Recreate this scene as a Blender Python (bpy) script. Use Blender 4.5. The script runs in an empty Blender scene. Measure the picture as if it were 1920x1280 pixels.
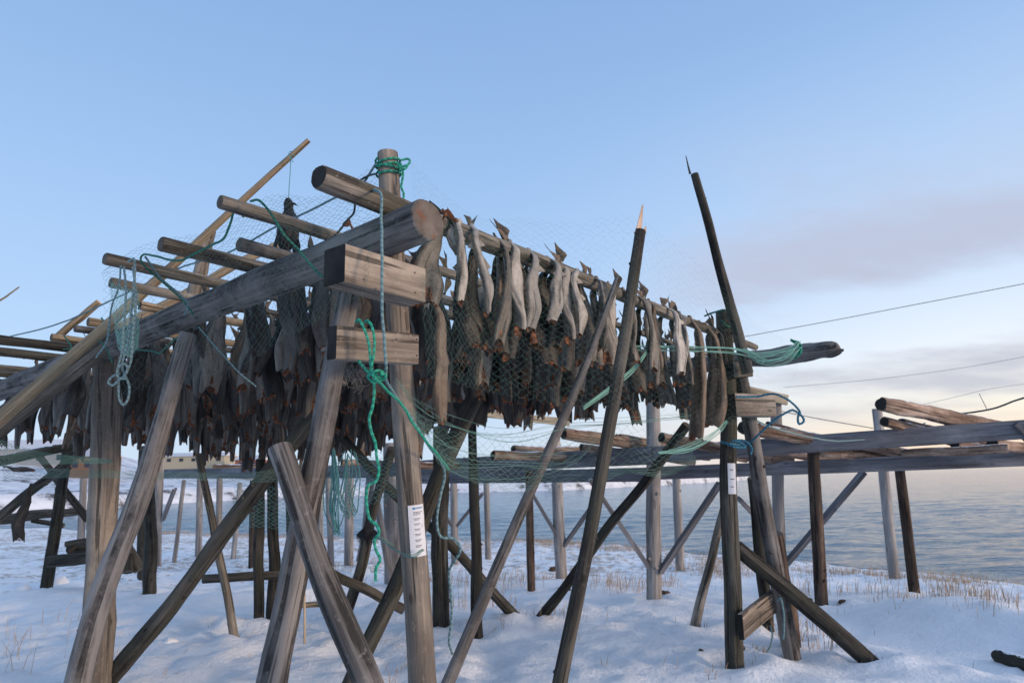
import bpy, math, random
import numpy as np
from mathutils import Vector, Matrix, noise
R = math.radians
random.seed(7)
sc = bpy.context.scene
C = sc.collection

# ---------------------------------------------------------------- camera
PITCH, ROLL, CZ, F = R(11.15), R(1.12), 1.6, 1280.0
f_ = np.array([0, math.cos(PITCH), math.sin(PITCH)])
_r0 = np.array([1., 0, 0]); _u0 = np.array([0, -math.sin(PITCH), math.cos(PITCH)])
r_ = math.cos(ROLL) * _r0 - math.sin(ROLL) * _u0
u_ = math.sin(ROLL) * _r0 + math.cos(ROLL) * _u0
cam = bpy.data.cameras.new('camera'); camo = bpy.data.objects.new('camera', cam); C.objects.link(camo)
cam.lens = 24; cam.sensor_width = 36; cam.clip_start = 0.05; cam.clip_end = 20000
m = Matrix.Identity(4)
for i in range(3):
    m[i][0] = r_[i]; m[i][1] = u_[i]; m[i][2] = -f_[i]
m[2][3] = CZ
camo.matrix_world = m
cam.dof.use_dof = True; cam.dof.focus_distance = 3.6; cam.dof.aperture_fstop = 4.0
sc.camera = camo
def ray(px, py): return f_ + (px - 960) / F * r_ - (py - 640) / F * u_
def P(px, py, Y):
    d = ray(px, py); return Vector(d * (Y / d[1])) + Vector((0, 0, CZ))
def PZ(px, py, z):
    d = ray(px, py); return Vector(d * ((z - CZ) / d[2])) + Vector((0, 0, CZ))
def proj(p):
    d = np.array(p) - np.array([0, 0, CZ]); w = d @ f_
    return 960 + F * (d @ r_) / w, 640 - F * (d @ u_) / w

# ---------------------------------------------------------------- world and sun
SUN_EL, SUN_AZ = R(9), R(118)          # azimuth clockwise from +Y: low sun off to the right
w = bpy.data.worlds.new('World'); sc.world = w; w.use_nodes = True
nt = w.node_tree; N = nt.nodes; L = nt.links
for n in list(N): N.remove(n)
def nn(t, **k):
    n = N.new(t)
    for a, b in k.items(): setattr(n, a, b)
    return n
def wmath(op, a, b=None, c=None):
    n = nn('ShaderNodeMath', operation=op)
    for i, v in enumerate((a, b, c)):
        if v is None: continue
        if isinstance(v, (int, float)): n.inputs[i].default_value = v
        else: L.new(v, n.inputs[i])
    return n.outputs[0]
def wmix(fac, a, b, bt='MIX'):
    n = nn('ShaderNodeMix', data_type='RGBA', blend_type=bt)
    for s, v in ((0, fac), (6, a), (7, b)):
        if isinstance(v, (int, float)): n.inputs[s].default_value = v
        elif isinstance(v, tuple): n.inputs[s].default_value = (*v, 1)
        else: L.new(v, n.inputs[s])
    return n.outputs[2]
def wramp(fac, stops):
    n = nn('ShaderNodeValToRGB'); e = n.color_ramp.elements
    while len(e) < len(stops): e.new(0.5)
    for el, (p, c) in zip(e, stops): el.position = p; el.color = (*c, 1) if len(c) == 3 else c
    L.new(fac, n.inputs[0]); return n.outputs[0]
sky = nn('ShaderNodeTexSky', sky_type='NISHITA', sun_disc=False)
sky.sun_elevation = SUN_EL; sky.sun_rotation = SUN_AZ; sky.air_density = 1.0; sky.dust_density = 1.0; sky.ozone_density = 2.0
tc = nn('ShaderNodeTexCoord'); sx = nn('ShaderNodeSeparateXYZ'); L.new(tc.outputs['Generated'], sx.inputs[0])
X, Y_, Zc = sx.outputs
grad = wramp(Zc, [(0.0, (.56, .68, .82)), (.06, (.52, .655, .84)), (.18, (.43, .60, .85)), (.32, (.36, .54, .825)), (.5, (.275, .45, .745)), (.64, (.23, .39, .69)), (1, (.40, .54, .80))])
gradR = wramp(Zc, [(0.0, (.95, .68, .53)), (.04, (.96, .78, .60)), (.08, (.90, .85, .76)), (.15, (.78, .84, .92)), (.24, (.58, .71, .89)), (.38, (.43, .60, .86)), (.55, (.28, .45, .75)), (.66, (.25, .41, .70)), (1, (.40, .54, .80))])
side = wmath('ADD', wmath('MULTIPLY', X, .93), wmath('MULTIPLY', Y_, .18))
side = nn('ShaderNodeMapRange', interpolation_type='SMOOTHSTEP')
_s = wmath('ADD', wmath('MULTIPLY', X, .93), wmath('MULTIPLY', Y_, .18)); L.new(_s, side.inputs[0])
side.inputs[1].default_value = .08; side.inputs[2].default_value = .72
g = wmix(side.outputs[0], grad, gradR)
# clouds: flattened soft noise, thicker low on the right
cb = nn('ShaderNodeCombineXYZ')
dz = wmath('ADD', wmath('MAXIMUM', Zc, 0), .16)
L.new(wmath('DIVIDE', X, dz), cb.inputs[0]); L.new(wmath('DIVIDE', Y_, dz), cb.inputs[1])
mp = nn('ShaderNodeMapping'); L.new(cb.outputs[0], mp.inputs[0]); mp.inputs['Scale'].default_value = (.62, .95, 1); mp.inputs['Location'].default_value = (3.3, 1.9, 0); mp.inputs['Rotation'].default_value = (0, 0, R(-18))
n1 = nn('ShaderNodeTexNoise'); n1.inputs['Scale'].default_value = 1.7; n1.inputs['Detail'].default_value = 9; n1.inputs['Roughness'].default_value = .56
L.new(mp.outputs[0], n1.inputs[0])
cl = nn('ShaderNodeMapRange', interpolation_type='SMOOTHSTEP')
def blob(x0, sx_, z0, sz_, amp):
    a = wmath('DIVIDE', wmath('SUBTRACT', X, x0), sx_); b = wmath('DIVIDE', wmath('SUBTRACT', Zc, z0), sz_)
    e = wmath('EXPONENT', wmath('MULTIPLY', wmath('ADD', wmath('MULTIPLY', a, a), wmath('MULTIPLY', b, b)), -1.0)); return wmath('MULTIPLY', e, amp)
nb_ = wmath('ADD', wmath('ADD', n1.outputs[0], blob(.52, .26, .31, .11, .20)), wmath('ADD', blob(.62, .13, .135, .022, .22), blob(.46, .22, .20, .04, -.24)))
L.new(nb_, cl.inputs[0]); cl.inputs[1].default_value = .40; cl.inputs[2].default_value = .72
win = nn('ShaderNodeMapRange', interpolation_type='SMOOTHSTEP'); L.new(Zc, win.inputs[0]); win.inputs[1].default_value = .50; win.inputs[2].default_value = .26
rgt = nn('ShaderNodeMapRange', interpolation_type='SMOOTHSTEP'); L.new(X, rgt.inputs[0]); rgt.inputs[1].default_value = .14; rgt.inputs[2].default_value = .36
low = nn('ShaderNodeMapRange', interpolation_type='SMOOTHSTEP'); L.new(Zc, low.inputs[0]); low.inputs[1].default_value = .02; low.inputs[2].default_value = .10
cm = wmath('MULTIPLY', wmath('MULTIPLY', cl.outputs[0], win.outputs[0]), wmath('MULTIPLY', rgt.outputs[0], low.outputs[0]))
ccol = wramp(Zc, [(0, (.66, .58, .55)), (.1, (.54, .55, .62)), (.22, (.48, .50, .62)), (.42, (.46, .53, .70))])
g = wmix(wmath('MULTIPLY', cm, .95), g, ccol)
dt = wmath('MAXIMUM', wmath('ADD', wmath('ADD', wmath('MULTIPLY', X, .872), wmath('MULTIPLY', Y_, -.464)), wmath('MULTIPLY', Zc, .156)), 0)
glow = nn('ShaderNodeVectorMath', operation='SCALE'); glow.inputs[0].default_value = (.95, .66, .44); L.new(wmath('POWER', dt, 6.0), glow.inputs[3])
ga = nn('ShaderNodeVectorMath', operation='ADD'); L.new(g, ga.inputs[0]); L.new(glow.outputs[0], ga.inputs[1]); g = ga.outputs[0]
K = .12
nish = nn('ShaderNodeVectorMath', operation='SCALE'); L.new(sky.outputs[0], nish.inputs[0]); nish.inputs[3].default_value = .9
gs = nn('ShaderNodeVectorMath', operation='SCALE'); L.new(g, gs.inputs[0]); gs.inputs[3].default_value = 1 / K
fin = wmix(.88, nish.outputs[0], gs.outputs[0])
bg = nn('ShaderNodeBackground'); L.new(fin, bg.inputs[0]); bg.inputs[1].default_value = K
wo = nn('ShaderNodeOutputWorld'); L.new(bg.outputs[0], wo.inputs[0])

sl = bpy.data.lights.new('sun', 'SUN'); so = bpy.data.objects.new('sun', sl); C.objects.link(so)
sl.energy = 1.8; sl.angle = R(11); sl.color = (1, .75, .54)
sd = Vector((math.sin(SUN_AZ) * math.cos(SUN_EL), math.cos(SUN_AZ) * math.cos(SUN_EL), math.sin(SUN_EL)))
so.rotation_euler = sd.to_track_quat('Z', 'Y').to_euler()
sc.view_settings.view_transform = 'Standard'; sc.view_settings.look = 'None'; sc.view_settings.gamma = 1
sc.view_settings.exposure = .28
sc.render.engine = 'CYCLES'

# ---------------------------------------------------------------- materials
class NT:
    def __init__(s, name):
        s.m = bpy.data.materials.new(name); s.m.use_nodes = True; s.t = s.m.node_tree
        s.b = s.t.nodes['Principled BSDF']
    def n(s, t, **k):
        n = s.t.nodes.new(t)
        for a, b in k.items(): setattr(n, a, b)
        return n
    def l(s, a, b): s.t.links.new(a, b)
    def uv(s, sx, sy, coord='UV', rnd=True):
        tc = s.n('ShaderNodeTexCoord'); mp = s.n('ShaderNodeMapping'); s.l(tc.outputs[coord], mp.inputs[0])
        mp.inputs['Scale'].default_value = (sx, sy, sx if coord == 'Object' else 1)
        if rnd:
            oi = s.n('ShaderNodeObjectInfo'); mu = s.n('ShaderNodeVectorMath', operation='SCALE')
            cb = s.n('ShaderNodeCombineXYZ')
            for i in range(3): s.l(oi.outputs['Random'], cb.inputs[i])
            s.l(cb.outputs[0], mu.inputs[0]); mu.inputs[3].default_value = 37.0
            s.l(mu.outputs[0], mp.inputs['Location'])
        return mp.outputs[0]
    def noise(s, vec, scale=1, detail=4, rough=.6, dist=0):
        n = s.n('ShaderNodeTexNoise'); s.l(vec, n.inputs[0])
        n.inputs['Scale'].default_value = scale; n.inputs['Detail'].default_value = detail
        n.inputs['Roughness'].default_value = rough; n.inputs['Distortion'].default_value = dist
        return n.outputs[0]
    def ramp(s, fac, stops, interp='LINEAR'):
        n = s.n('ShaderNodeValToRGB'); e = n.color_ramp.elements; n.color_ramp.interpolation = interp
        while len(e) < len(stops): e.new(.5)
        for el, (p, c) in zip(e, stops): el.position = p; el.color = (*c, 1) if isinstance(c, tuple) else (c, c, c, 1)
        s.l(fac, n.inputs[0]); return n.outputs[0]
    def mix(s, fac, a, b, bt='MIX'):
        n = s.n('ShaderNodeMix', data_type='RGBA', blend_type=bt)
        for i, v in ((0, fac), (6, a), (7, b)):
            if isinstance(v, (int, float)): n.inputs[i].default_value = v
            elif isinstance(v, tuple): n.inputs[i].default_value = (*v, 1)
            else: s.l(v, n.inputs[i])
        return n.outputs[2]
    def math(s, op, a, b=0.0):
        n = s.n('ShaderNodeMath', operation=op)
        for i, v in ((0, a), (1, b)):
            if isinstance(v, (int, float)): n.inputs[i].default_value = v
            else: s.l(v, n.inputs[i])
        return n.outputs[0]
    def bump(s, h, st=.5, d=.01, normal=None):
        b = s.n('ShaderNodeBump'); b.inputs['Strength'].default_value = st; b.inputs['Distance'].default_value = d
        s.l(h, b.inputs['Height'])
        if normal: s.l(normal, b.inputs['Normal'])
        return b.outputs[0]
    def out(s, col, rough=.85, normal=None, spec=.25):
        if isinstance(col, tuple): s.b.inputs['Base Color'].default_value = (*col, 1)
        else: s.l(col, s.b.inputs['Base Color'])
        s.b.inputs['Roughness'].default_value = rough; s.b.inputs['Specular IOR Level'].default_value = spec
        if normal: s.l(normal, s.b.inputs['Normal'])
        return s.m

def wood(name, dark, mid, light, blotch=None, bl=.5, snow=False, vary=.35, fine=70, crack=.8):
    s = NT(name); v = s.uv(fine, 2.2); st = s.noise(v, 1, 5, .65, .2)
    col = s.ramp(st, [(.32, dark), (.48, mid), (.66, light)])
    big = s.noise(s.uv(5, .9), 1, 4, .6, .4); col = s.mix(s.ramp(big, [(.38, .6), (.52, 0.0)]), col, (dark[0] * .8, dark[1] * .8, dark[2] * .8)); col = s.mix(s.ramp(big, [(.54, 0.0), (.64, .75)]), col, (light[0] * 1.3, light[1] * 1.3, light[2] * 1.3))
    v2 = s.uv(22, .8); cr = s.noise(v2, 1, 3, .5, .6)
    crk = s.ramp(cr, [(.40, 0.0), (.43, 1.0)])
    col = s.mix(crk, s.mix(crack, col, (dark[0] * .35, dark[1] * .35, dark[2] * .35)), col)
    v3 = s.uv(2.2, 2.2, 'Object'); b3 = s.noise(v3, 1.6, 4, .7)
    if blotch:
        col = s.mix(s.math('MULTIPLY', s.ramp(b3, [(.45, 0.0), (.62, 1.0)]), bl), col, blotch)
    v4 = s.uv(9, 9, 'Object'); b4 = s.noise(v4, 4, 3, .7)
    col = s.mix(s.math('MULTIPLY', s.ramp(b4, [(.60, 0.0), (.68, 1.0)]), .35), col, (light[0] * 1.25, light[1] * 1.25, light[2] * 1.25))
    # knots
    vk = s.n('ShaderNodeTexVoronoi'); s.l(s.uv(7, 3.2), vk.inputs[0]); vk.inputs['Scale'].default_value = 1
    kn = s.ramp(vk.outputs[0], [(.05, 1.0), (.11, 0.0)])
    col = s.mix(s.math('MULTIPLY', kn, .75), col, (dark[0] * .5, dark[1] * .45, dark[2] * .4))
    oi = s.n('ShaderNodeObjectInfo')
    br = s.math('ADD', s.math('MULTIPLY', oi.outputs['Random'], vary), 1 - vary / 2)
    col = s.mix(1.0, col, br, 'MULTIPLY')
    h = s.mix(.5, st, crk)
    nb = s.bump(h, 1.0, .010)
    if snow:
        ge = s.n('ShaderNodeNewGeometry'); sp = s.n('ShaderNodeSeparateXYZ'); s.l(ge.outputs['Normal'], sp.inputs[0])
        sn = s.math('ADD', sp.outputs[2], s.math('MULTIPLY', s.noise(s.uv(3, 3, 'Object'), 2.5, 4, .6), .9))
        col = s.mix(s.ramp(sn, [(.62, 0.0), (.66, 1.0)]) if False else s.math('GREATER_THAN', sn, 1.36), col, (.8, .82, .85))
    return s.out(col, .88, nb)

WEATHER = wood('weathered_grey_log', (.055, .048, .041), (.155, .136, .115), (.285, .255, .22), (.10, .094, .07), .5)
GREYLOG = wood('silver_grey_log', (.048, .044, .042), (.125, .115, .108), (.235, .215, .20), (.29, .27, .255), .45)
TANLOG = wood('tan_smooth_log', (.10, .084, .070), (.20, .168, .138), (.30, .25, .20), (.13, .12, .11), .6)
DARKLOG = wood('dark_mossy_log', (.017, .016, .015), (.044, .040, .035), (.10, .09, .076), (.060, .062, .044), .45)
PALELOG = wood('pale_leaning_log', (.17, .12, .075), (.32, .235, .15), (.44, .34, .23), (.20, .19, .13), .5)
BARK = wood('reddish_bark_log', (.09, .055, .04), (.27, .185, .135), (.42, .32, .25), (.14, .085, .06), .6, snow=True, fine=30)
BARKPOST = wood('brown_bark_post', (.03, .022, .018), (.09, .062, .048), (.19, .13, .095), (.06, .05, .045), .6, fine=30)
TIMBER = wood('grey_sawn_timber', (.105, .105, .115), (.165, .165, .18), (.215, .215, .23), (.13, .13, .145), .4, snow=True, vary=.15, fine=40, crack=.4)
ROUNDGREY = wood('grey_round_post', (.20, .185, .18), (.29, .27, .26), (.37, .35, .335), (.24, .23, .22), .4, vary=.15, crack=.5)
PLANK = wood('sawn_plank', (.085, .066, .050), (.215, .175, .138), (.32, .27, .22), (.13, .11, .09), .45, vary=.12, fine=38, crack=.8)
NEWPLANK = wood('fresh_pale_plank', (.30, .24, .16), (.42, .35, .25), (.5, .43, .32), None, vary=.1)
def endgrain(name, c1, c2, stain=None):
    s = NT(name); tc = s.n('ShaderNodeTexCoord')
    le = s.n('ShaderNodeVectorMath', operation='LENGTH')
    ns = s.noise(s.uv(8, 8), 1, 3, .6)
    s.l(tc.outputs['UV'], le.inputs[0])
    rr = s.math('SINE', s.math('MULTIPLY', s.math('ADD', le.outputs['Value'], s.math('MULTIPLY', ns, .01)), 900.0))
    col = s.mix(s.math('ADD', s.math('MULTIPLY', rr, .22), .5), c1, c2)
    col = s.mix(s.ramp(ns, [(.35, .7), (.6, 0.0)]), col, (c1[0] * .4, c1[1] * .4, c1[2] * .4))
    if stain: col = s.mix(s.ramp(s.noise(s.uv(9, 9, rnd=False), 1.3, 2, .5), [(.57, 0.0), (.66, .7)]), col, stain)
    return s.out(col, .9, s.bump(ns, .5, .004))
END = endgrain('weathered_end_grain', (.10, .085, .07), (.17, .145, .12))
ENDRED = endgrain('reddish_end_grain', (.13, .105, .09), (.23, .19, .165), (.17, .07, .035))
ENDDARK = endgrain('dark_end_grain', (.018, .017, .016), (.05, .045, .04))
SPLINT = wood('fresh_splintered_wood', (.45, .27, .17), (.62, .40, .27), (.7, .5, .36), None, vary=0)

def rope_mat(name, c, tw=220, rnd=.3):
    s = NT(name); tc = s.n('ShaderNodeTexCoord'); sp = s.n('ShaderNodeSeparateXYZ'); s.l(tc.outputs['UV'], sp.inputs[0])
    ph = s.math('ADD', s.math('MULTIPLY', sp.outputs[1], tw), s.math('MULTIPLY', sp.outputs[0], 3 * 6.283))
    w_ = s.math('SINE', ph)
    col = s.mix(s.math('ADD', s.math('MULTIPLY', w_, .35), .45), (c[0] * .45, c[1] * .45, c[2] * .45), c)
    ns = s.noise(s.uv(4, 4, 'Object'), 6, 3)
    col = s.mix(s.math('MULTIPLY', ns, rnd), col, (.35, .38, .36))
    return s.out(col, .7, s.bump(w_, .8, .003))
RGREEN = rope_mat('green_rope', (.02, .42, .27), rnd=.12)
RGREEN2 = rope_mat('dark_green_rope', (.012, .20, .135), rnd=.15)
RTEAL = rope_mat('faded_teal_rope', (.17, .33, .37))
RPALE = rope_mat('pale_aqua_rope', (.26, .42, .42), rnd=.5)
RBLUE = rope_mat('blue_rope', (.02, .20, .32), rnd=.15)
RDARK = rope_mat('dark_cable', (.05, .07, .08), rnd=.1)
RTAN = rope_mat('pale_twine', (.38, .36, .32))
def flat(name, c, rough=.8): return NT(name).out(c, rough)
NETG = NT('green_net_twine'); NETG = NETG.out(NETG.ramp(NETG.noise(NETG.uv(2, 2, 'Object'), 2), [(.35, (.07, .19, .15)), (.65, (.20, .33, .28))]), .6)
NETP = flat('pale_green_net_twine', (.24, .48, .40)); NETT = flat('teal_net_twine', (.10, .26, .27)); NETD = flat('dim_net_twine', (.10, .17, .15))
WIRE = flat('dark_wire', (.09, .085, .09)); WIREL = flat('light_wire', (.33, .33, .36))

# fish
def fishmat(name, a, b, c, silver, vary=.9):
    s = NT(name); v = s.uv(7, 3.0); st = s.noise(v, 1, 5, .62, .3)
    col = s.ramp(st, [(.30, a), (.50, b), (.72, c)])
    tc = s.n('ShaderNodeTexCoord'); sp = s.n('ShaderNodeSeparateXYZ'); s.l(tc.outputs['UV'], sp.inputs[0])
    bel = s.math('COSINE', s.math('MULTIPLY', sp.outputs[0], 6.283))
    st2 = s.noise(s.uv(3, 1.5), 1, 4, .6)
    crs = s.ramp(s.noise(s.uv(11, 1.6), 1, 3, .55, .5), [(.36, .7), (.43, 0.0)])
    fac = s.math('MULTIPLY', s.ramp(s.math('ADD', bel, s.math('MULTIPLY', s.math('SUBTRACT', st2, .5), 2.2)), [(.1, 0.0), (.9, 1.0)]), .75)
    col = s.mix(fac, col, silver)
    col = s.mix(crs, col, (a[0] * .6, a[1] * .6, a[2] * .6))
    wv = s.noise(s.uv(3, 3, 'Object'), 4, 4, .65); col = s.mix(s.ramp(wv, [(.35, .4), (.5, 0.0)]), col, a)
    fl = s.noise(s.uv(22, 22, 'Object'), 3, 3, .7)
    col = s.mix(s.math('MULTIPLY', s.ramp(fl, [(.55, 0.0), (.7, 1.0)]), .4), col, a)
    oi = s.n('ShaderNodeObjectInfo'); br = s.math('ADD', s.math('MULTIPLY', s.math('POWER', oi.outputs['Random'], 1.3), vary), 1 - vary * .5)
    col = s.mix(1.0, col, br, 'MULTIPLY')
    return s.out(col, .42, s.bump(s.mix(.5, st, fl), .9, .012), .3)
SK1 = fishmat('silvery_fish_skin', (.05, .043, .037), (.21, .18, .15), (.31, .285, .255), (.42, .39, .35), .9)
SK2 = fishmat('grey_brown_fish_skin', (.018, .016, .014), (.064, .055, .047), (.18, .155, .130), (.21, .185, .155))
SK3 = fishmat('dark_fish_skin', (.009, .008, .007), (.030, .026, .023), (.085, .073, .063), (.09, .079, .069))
SK4 = fishmat('tan_leathery_fish_skin', (.05, .032, .02), (.15, .10, .065), (.29, .21, .15), (.23, .175, .13), .4)
s = NT('dried_flesh'); FLESH = s.out(s.ramp(s.noise(s.uv(14, 14, 'Object'), 3, 4), [(.3, (.022, .012, .008)), (.5, (.13, .048, .022)), (.7, (.36, .15, .07))]), .6)
s = NT('dried_fin'); FIN = s.out(s.ramp(s.noise(s.uv(60, 4), 1, 3), [(.3, (.03, .026, .022)), (.7, (.16, .13, .10))]), .6)
s = NT('tan_dried_fin'); FIN2 = s.out(s.ramp(s.noise(s.uv(60, 4), 1, 3), [(.3, (.07, .05, .04)), (.7, (.27, .20, .15))]), .6)
s = NT('black_feathers'); FEATH = s.out(s.ramp(s.noise(s.uv(30, 8), 1, 4), [(.35, (.003, .003, .004)), (.7, (.016, .016, .019))]), .5, s.bump(s.noise(s.uv(50, 10), 1, 3), .8, .01))
FEATG = flat('grey_feathers', (.10, .10, .11)); BEAK = flat('dark_beak', (.02, .02, .02), .4)

# ---------------------------------------------------------------- mesh helpers
def tag(o, label=None, cat=None, group=None, kind=None):
    if label: o['label'] = label
    if cat: o['category'] = cat
    if group: o['group'] = group
    if kind: o['kind'] = kind
    return o
def thing(name, label, cat, loc=(0, 0, 0), group=None):
    o = bpy.data.objects.new(name, None); C.objects.link(o); o.location = loc
    o.empty_display_size = .1
    return tag(o, label, cat, group)
class MB:
    def __init__(s): s.v = []; s.f = []; s.uv = []; s.mi = []
    def add(s, vs, fs, uvs, mi=0):
        o = len(s.v); s.v += [tuple(v) for v in vs]
        for f, u in zip(fs, uvs): s.f.append([i + o for i in f]); s.uv.append(u); s.mi.append(mi)
    def build(s, name, mats, parent=None, origin=None, smooth=True, autos=False):
        if not isinstance(mats, (list, tuple)): mats = [mats]
        org = Vector(parent.location) if parent else Vector(origin if origin is not None else s.v[0])
        if parent and parent.parent: org = org + parent.parent.location
        me = bpy.data.meshes.new(name)
        me.from_pydata([tuple(Vector(v) - org) for v in s.v], [], s.f)
        for mm in mats: me.materials.append(mm)
        me.polygons.foreach_set('material_index', s.mi)
        uvl = me.uv_layers.new(name='UVMap'); flatuv = [c for u in s.uv for q in u for c in q]
        uvl.data.foreach_set('uv', flatuv)
        me.polygons.foreach_set('use_smooth', [smooth and m_ != 99 for m_ in s.mi])
        if autos:
            me.set_sharp_from_angle(angle=R(40))
        me.update()
        o = bpy.data.objects.new(name, me); C.objects.link(o)
        if parent: o.parent = parent
        else: o.location = org
        return o
def catmull(pts, k=6):
    if len(pts) < 3: return [Vector(p) for p in pts]
    q = [2 * Vector(pts[0]) - Vector(pts[1])] + [Vector(p) for p in pts] + [2 * Vector(pts[-1]) - Vector(pts[-2])]
    o = []
    for i in range(1, len(q) - 2):
        a, b, c, d = q[i - 1:i + 3]
        for j in range(k):
            t = j / k
            o.append(.5 * ((2 * b) + (c - a) * t + (2 * a - 5 * b + 4 * c - d) * t * t + (3 * b - a - 3 * c + d) * t ** 3))
    o.append(q[-2]); return o
def frames(pts):
    n = len(pts); T = []
    for i in range(n):
        t = pts[min(i + 1, n - 1)] - pts[max(i - 1, 0)]; T.append(t.normalized() if t.length > 1e-9 else Vector((0, 0, 1)))
    a = Vector((0, 0, 1)) if abs(T[0].z) < .9 else Vector((0, 1, 0))
    u = (a - T[0] * a.dot(T[0])).normalized(); U = []
    for t in T:
        u = (u - t * u.dot(t)); u = u.normalized(); U.append(u)
    return T, U
def tube(mb, pts, rad, n=6, lump=0, mi=0, cap=0, capmi=1, seed=0, ragged=0, flatten=1, bevel=False):
    """rad float or list; cap bit1 start, bit2 end"""
    pts = [Vector(p) for p in pts]; T, U = frames(pts); m_ = len(pts)
    rr = rad if isinstance(rad, (list, tuple)) else [rad] * m_
    vs = []; ln = 0; lens = [0]
    for i in range(1, m_): ln += (pts[i] - pts[i - 1]).length; lens.append(ln)
    for i in range(m_):
        V = T[i].cross(U[i])
        for j in range(n):
            th = 2 * math.pi * j / n; r = rr[i]
            if lump:
                r *= 1 + lump * noise.noise(Vector((math.cos(th) * 1.1 + seed, math.sin(th) * 1.1, lens[i] * 2.5 + seed * 3))) * 1.6
                r *= 1 + lump * .6 * noise.noise(Vector((math.cos(th) * 4 + seed, math.sin(th) * 4, lens[i] * 9)))
            p = pts[i] + (U[i] * math.cos(th) + V * math.sin(th) * flatten) * r
            if ragged and i == m_ - 1: p += T[i] * ragged * random.uniform(-1, 1)
            vs.append(p)
    fs = []; uv = []; circ = 2 * math.pi * (sum(rr) / m_)
    for i in range(m_ - 1):
        for j in range(n):
            k = (j + 1) % n
            fs.append([i * n + j, i * n + k, (i + 1) * n + k, (i + 1) * n + j])
            a, b = j / n * circ, (j + 1) / n * circ
            uv.append([(a, lens[i]), (b, lens[i]), (b, lens[i + 1]), (a, lens[i + 1])])
    mb.add(vs, fs, uv, mi)
    for bit, i0, sgn in ((1, 0, -1), (2, m_ - 1, 1)):
        if cap & bit:
            ring = vs[i0 * n:(i0 + 1) * n]; c = sum(ring, Vector()) / n + T[i0] * sgn * -.002
            cv = list(ring) + [c]
            cf = []; cu = []
            for j in range(n):
                k = (j + 1) % n
                cf.append([k, j, n] if sgn < 0 else [j, k, n])
                q = [(rr[i0] * math.cos(2 * math.pi * a / n), rr[i0] * math.sin(2 * math.pi * a / n)) for a in ((k, j) if sgn < 0 else (j, k))]
                cu.append(q + [(0, 0)])
            mb.add(cv, cf, cu, capmi)
def logmb(mb, a, b, r0, r1, bend=.022, lump=.10, n=16, cap=3, capmi=1, ragged=0, bevel=True):
    a, b = Vector(a), Vector(b); Ln = (b - a).length; k = max(5, int(Ln / .12)); sd_ = random.uniform(0, 50)
    d = (b - a).normalized(); s1 = d.orthogonal().normalized(); s2 = d.cross(s1)
    pts = []; rr = []
    for i in range(k + 1):
        t = i / k; e = math.sin(math.pi * t)
        o = s1 * (noise.noise(Vector((sd_, t * 2.3, 0))) * bend * Ln * e) + s2 * (noise.noise(Vector((sd_, t * 2.3, 9))) * bend * Ln * e)
        pts.append(a + d * (t * Ln) + o); rr.append(r0 + (r1 - r0) * t)
    if bevel:
        e = min(.006, r0 * .15)
        pts.insert(1, pts[0] + d * e); rr.insert(1, rr[0]); rr[0] *= .93
        pts.insert(-1, pts[-1] - d * e); rr.insert(-1, rr[-1]); rr[-1] *= .93
    tube(mb, pts, rr, n, lump, 0, cap, capmi, sd_, ragged)
    if r1 > .02:
        T_, U_ = frames(pts)
        for q in range(int(Ln / .55)):
            i = random.randrange(2, len(pts) - 2); an = random.uniform(0, 6.28); o_ = U_[i] * math.cos(an) + T_[i].cross(U_[i]) * math.sin(an); kr = rr[i] * random.uniform(.16, .30)
            tube(mb, [pts[i] + o_ * rr[i] * .7, pts[i] + o_ * rr[i] * .98, pts[i] + o_ * rr[i] * random.uniform(1.02, 1.22) + T_[i] * kr * .3], [kr * 1.5, kr * 1.15, kr * .6], 8, .2, 0, 2, 0, an)
    return pts
def log(name, a, b, r0, r1, mat=WEATHER, parent=None, end=END, **k):
    mb = MB(); logmb(mb, a, b, r0, r1, **k)
    return mb.build(name, [mat, end], parent, origin=(b if Vector(b).z < Vector(a).z else a), autos=True)
def toground(a, b, z=-.06):
    a, b = Vector(a), Vector(b)
    if abs(b.z - a.z) < 1e-4: return b
    return a + (b - a) * ((z - a.z) / (b.z - a.z))
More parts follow.
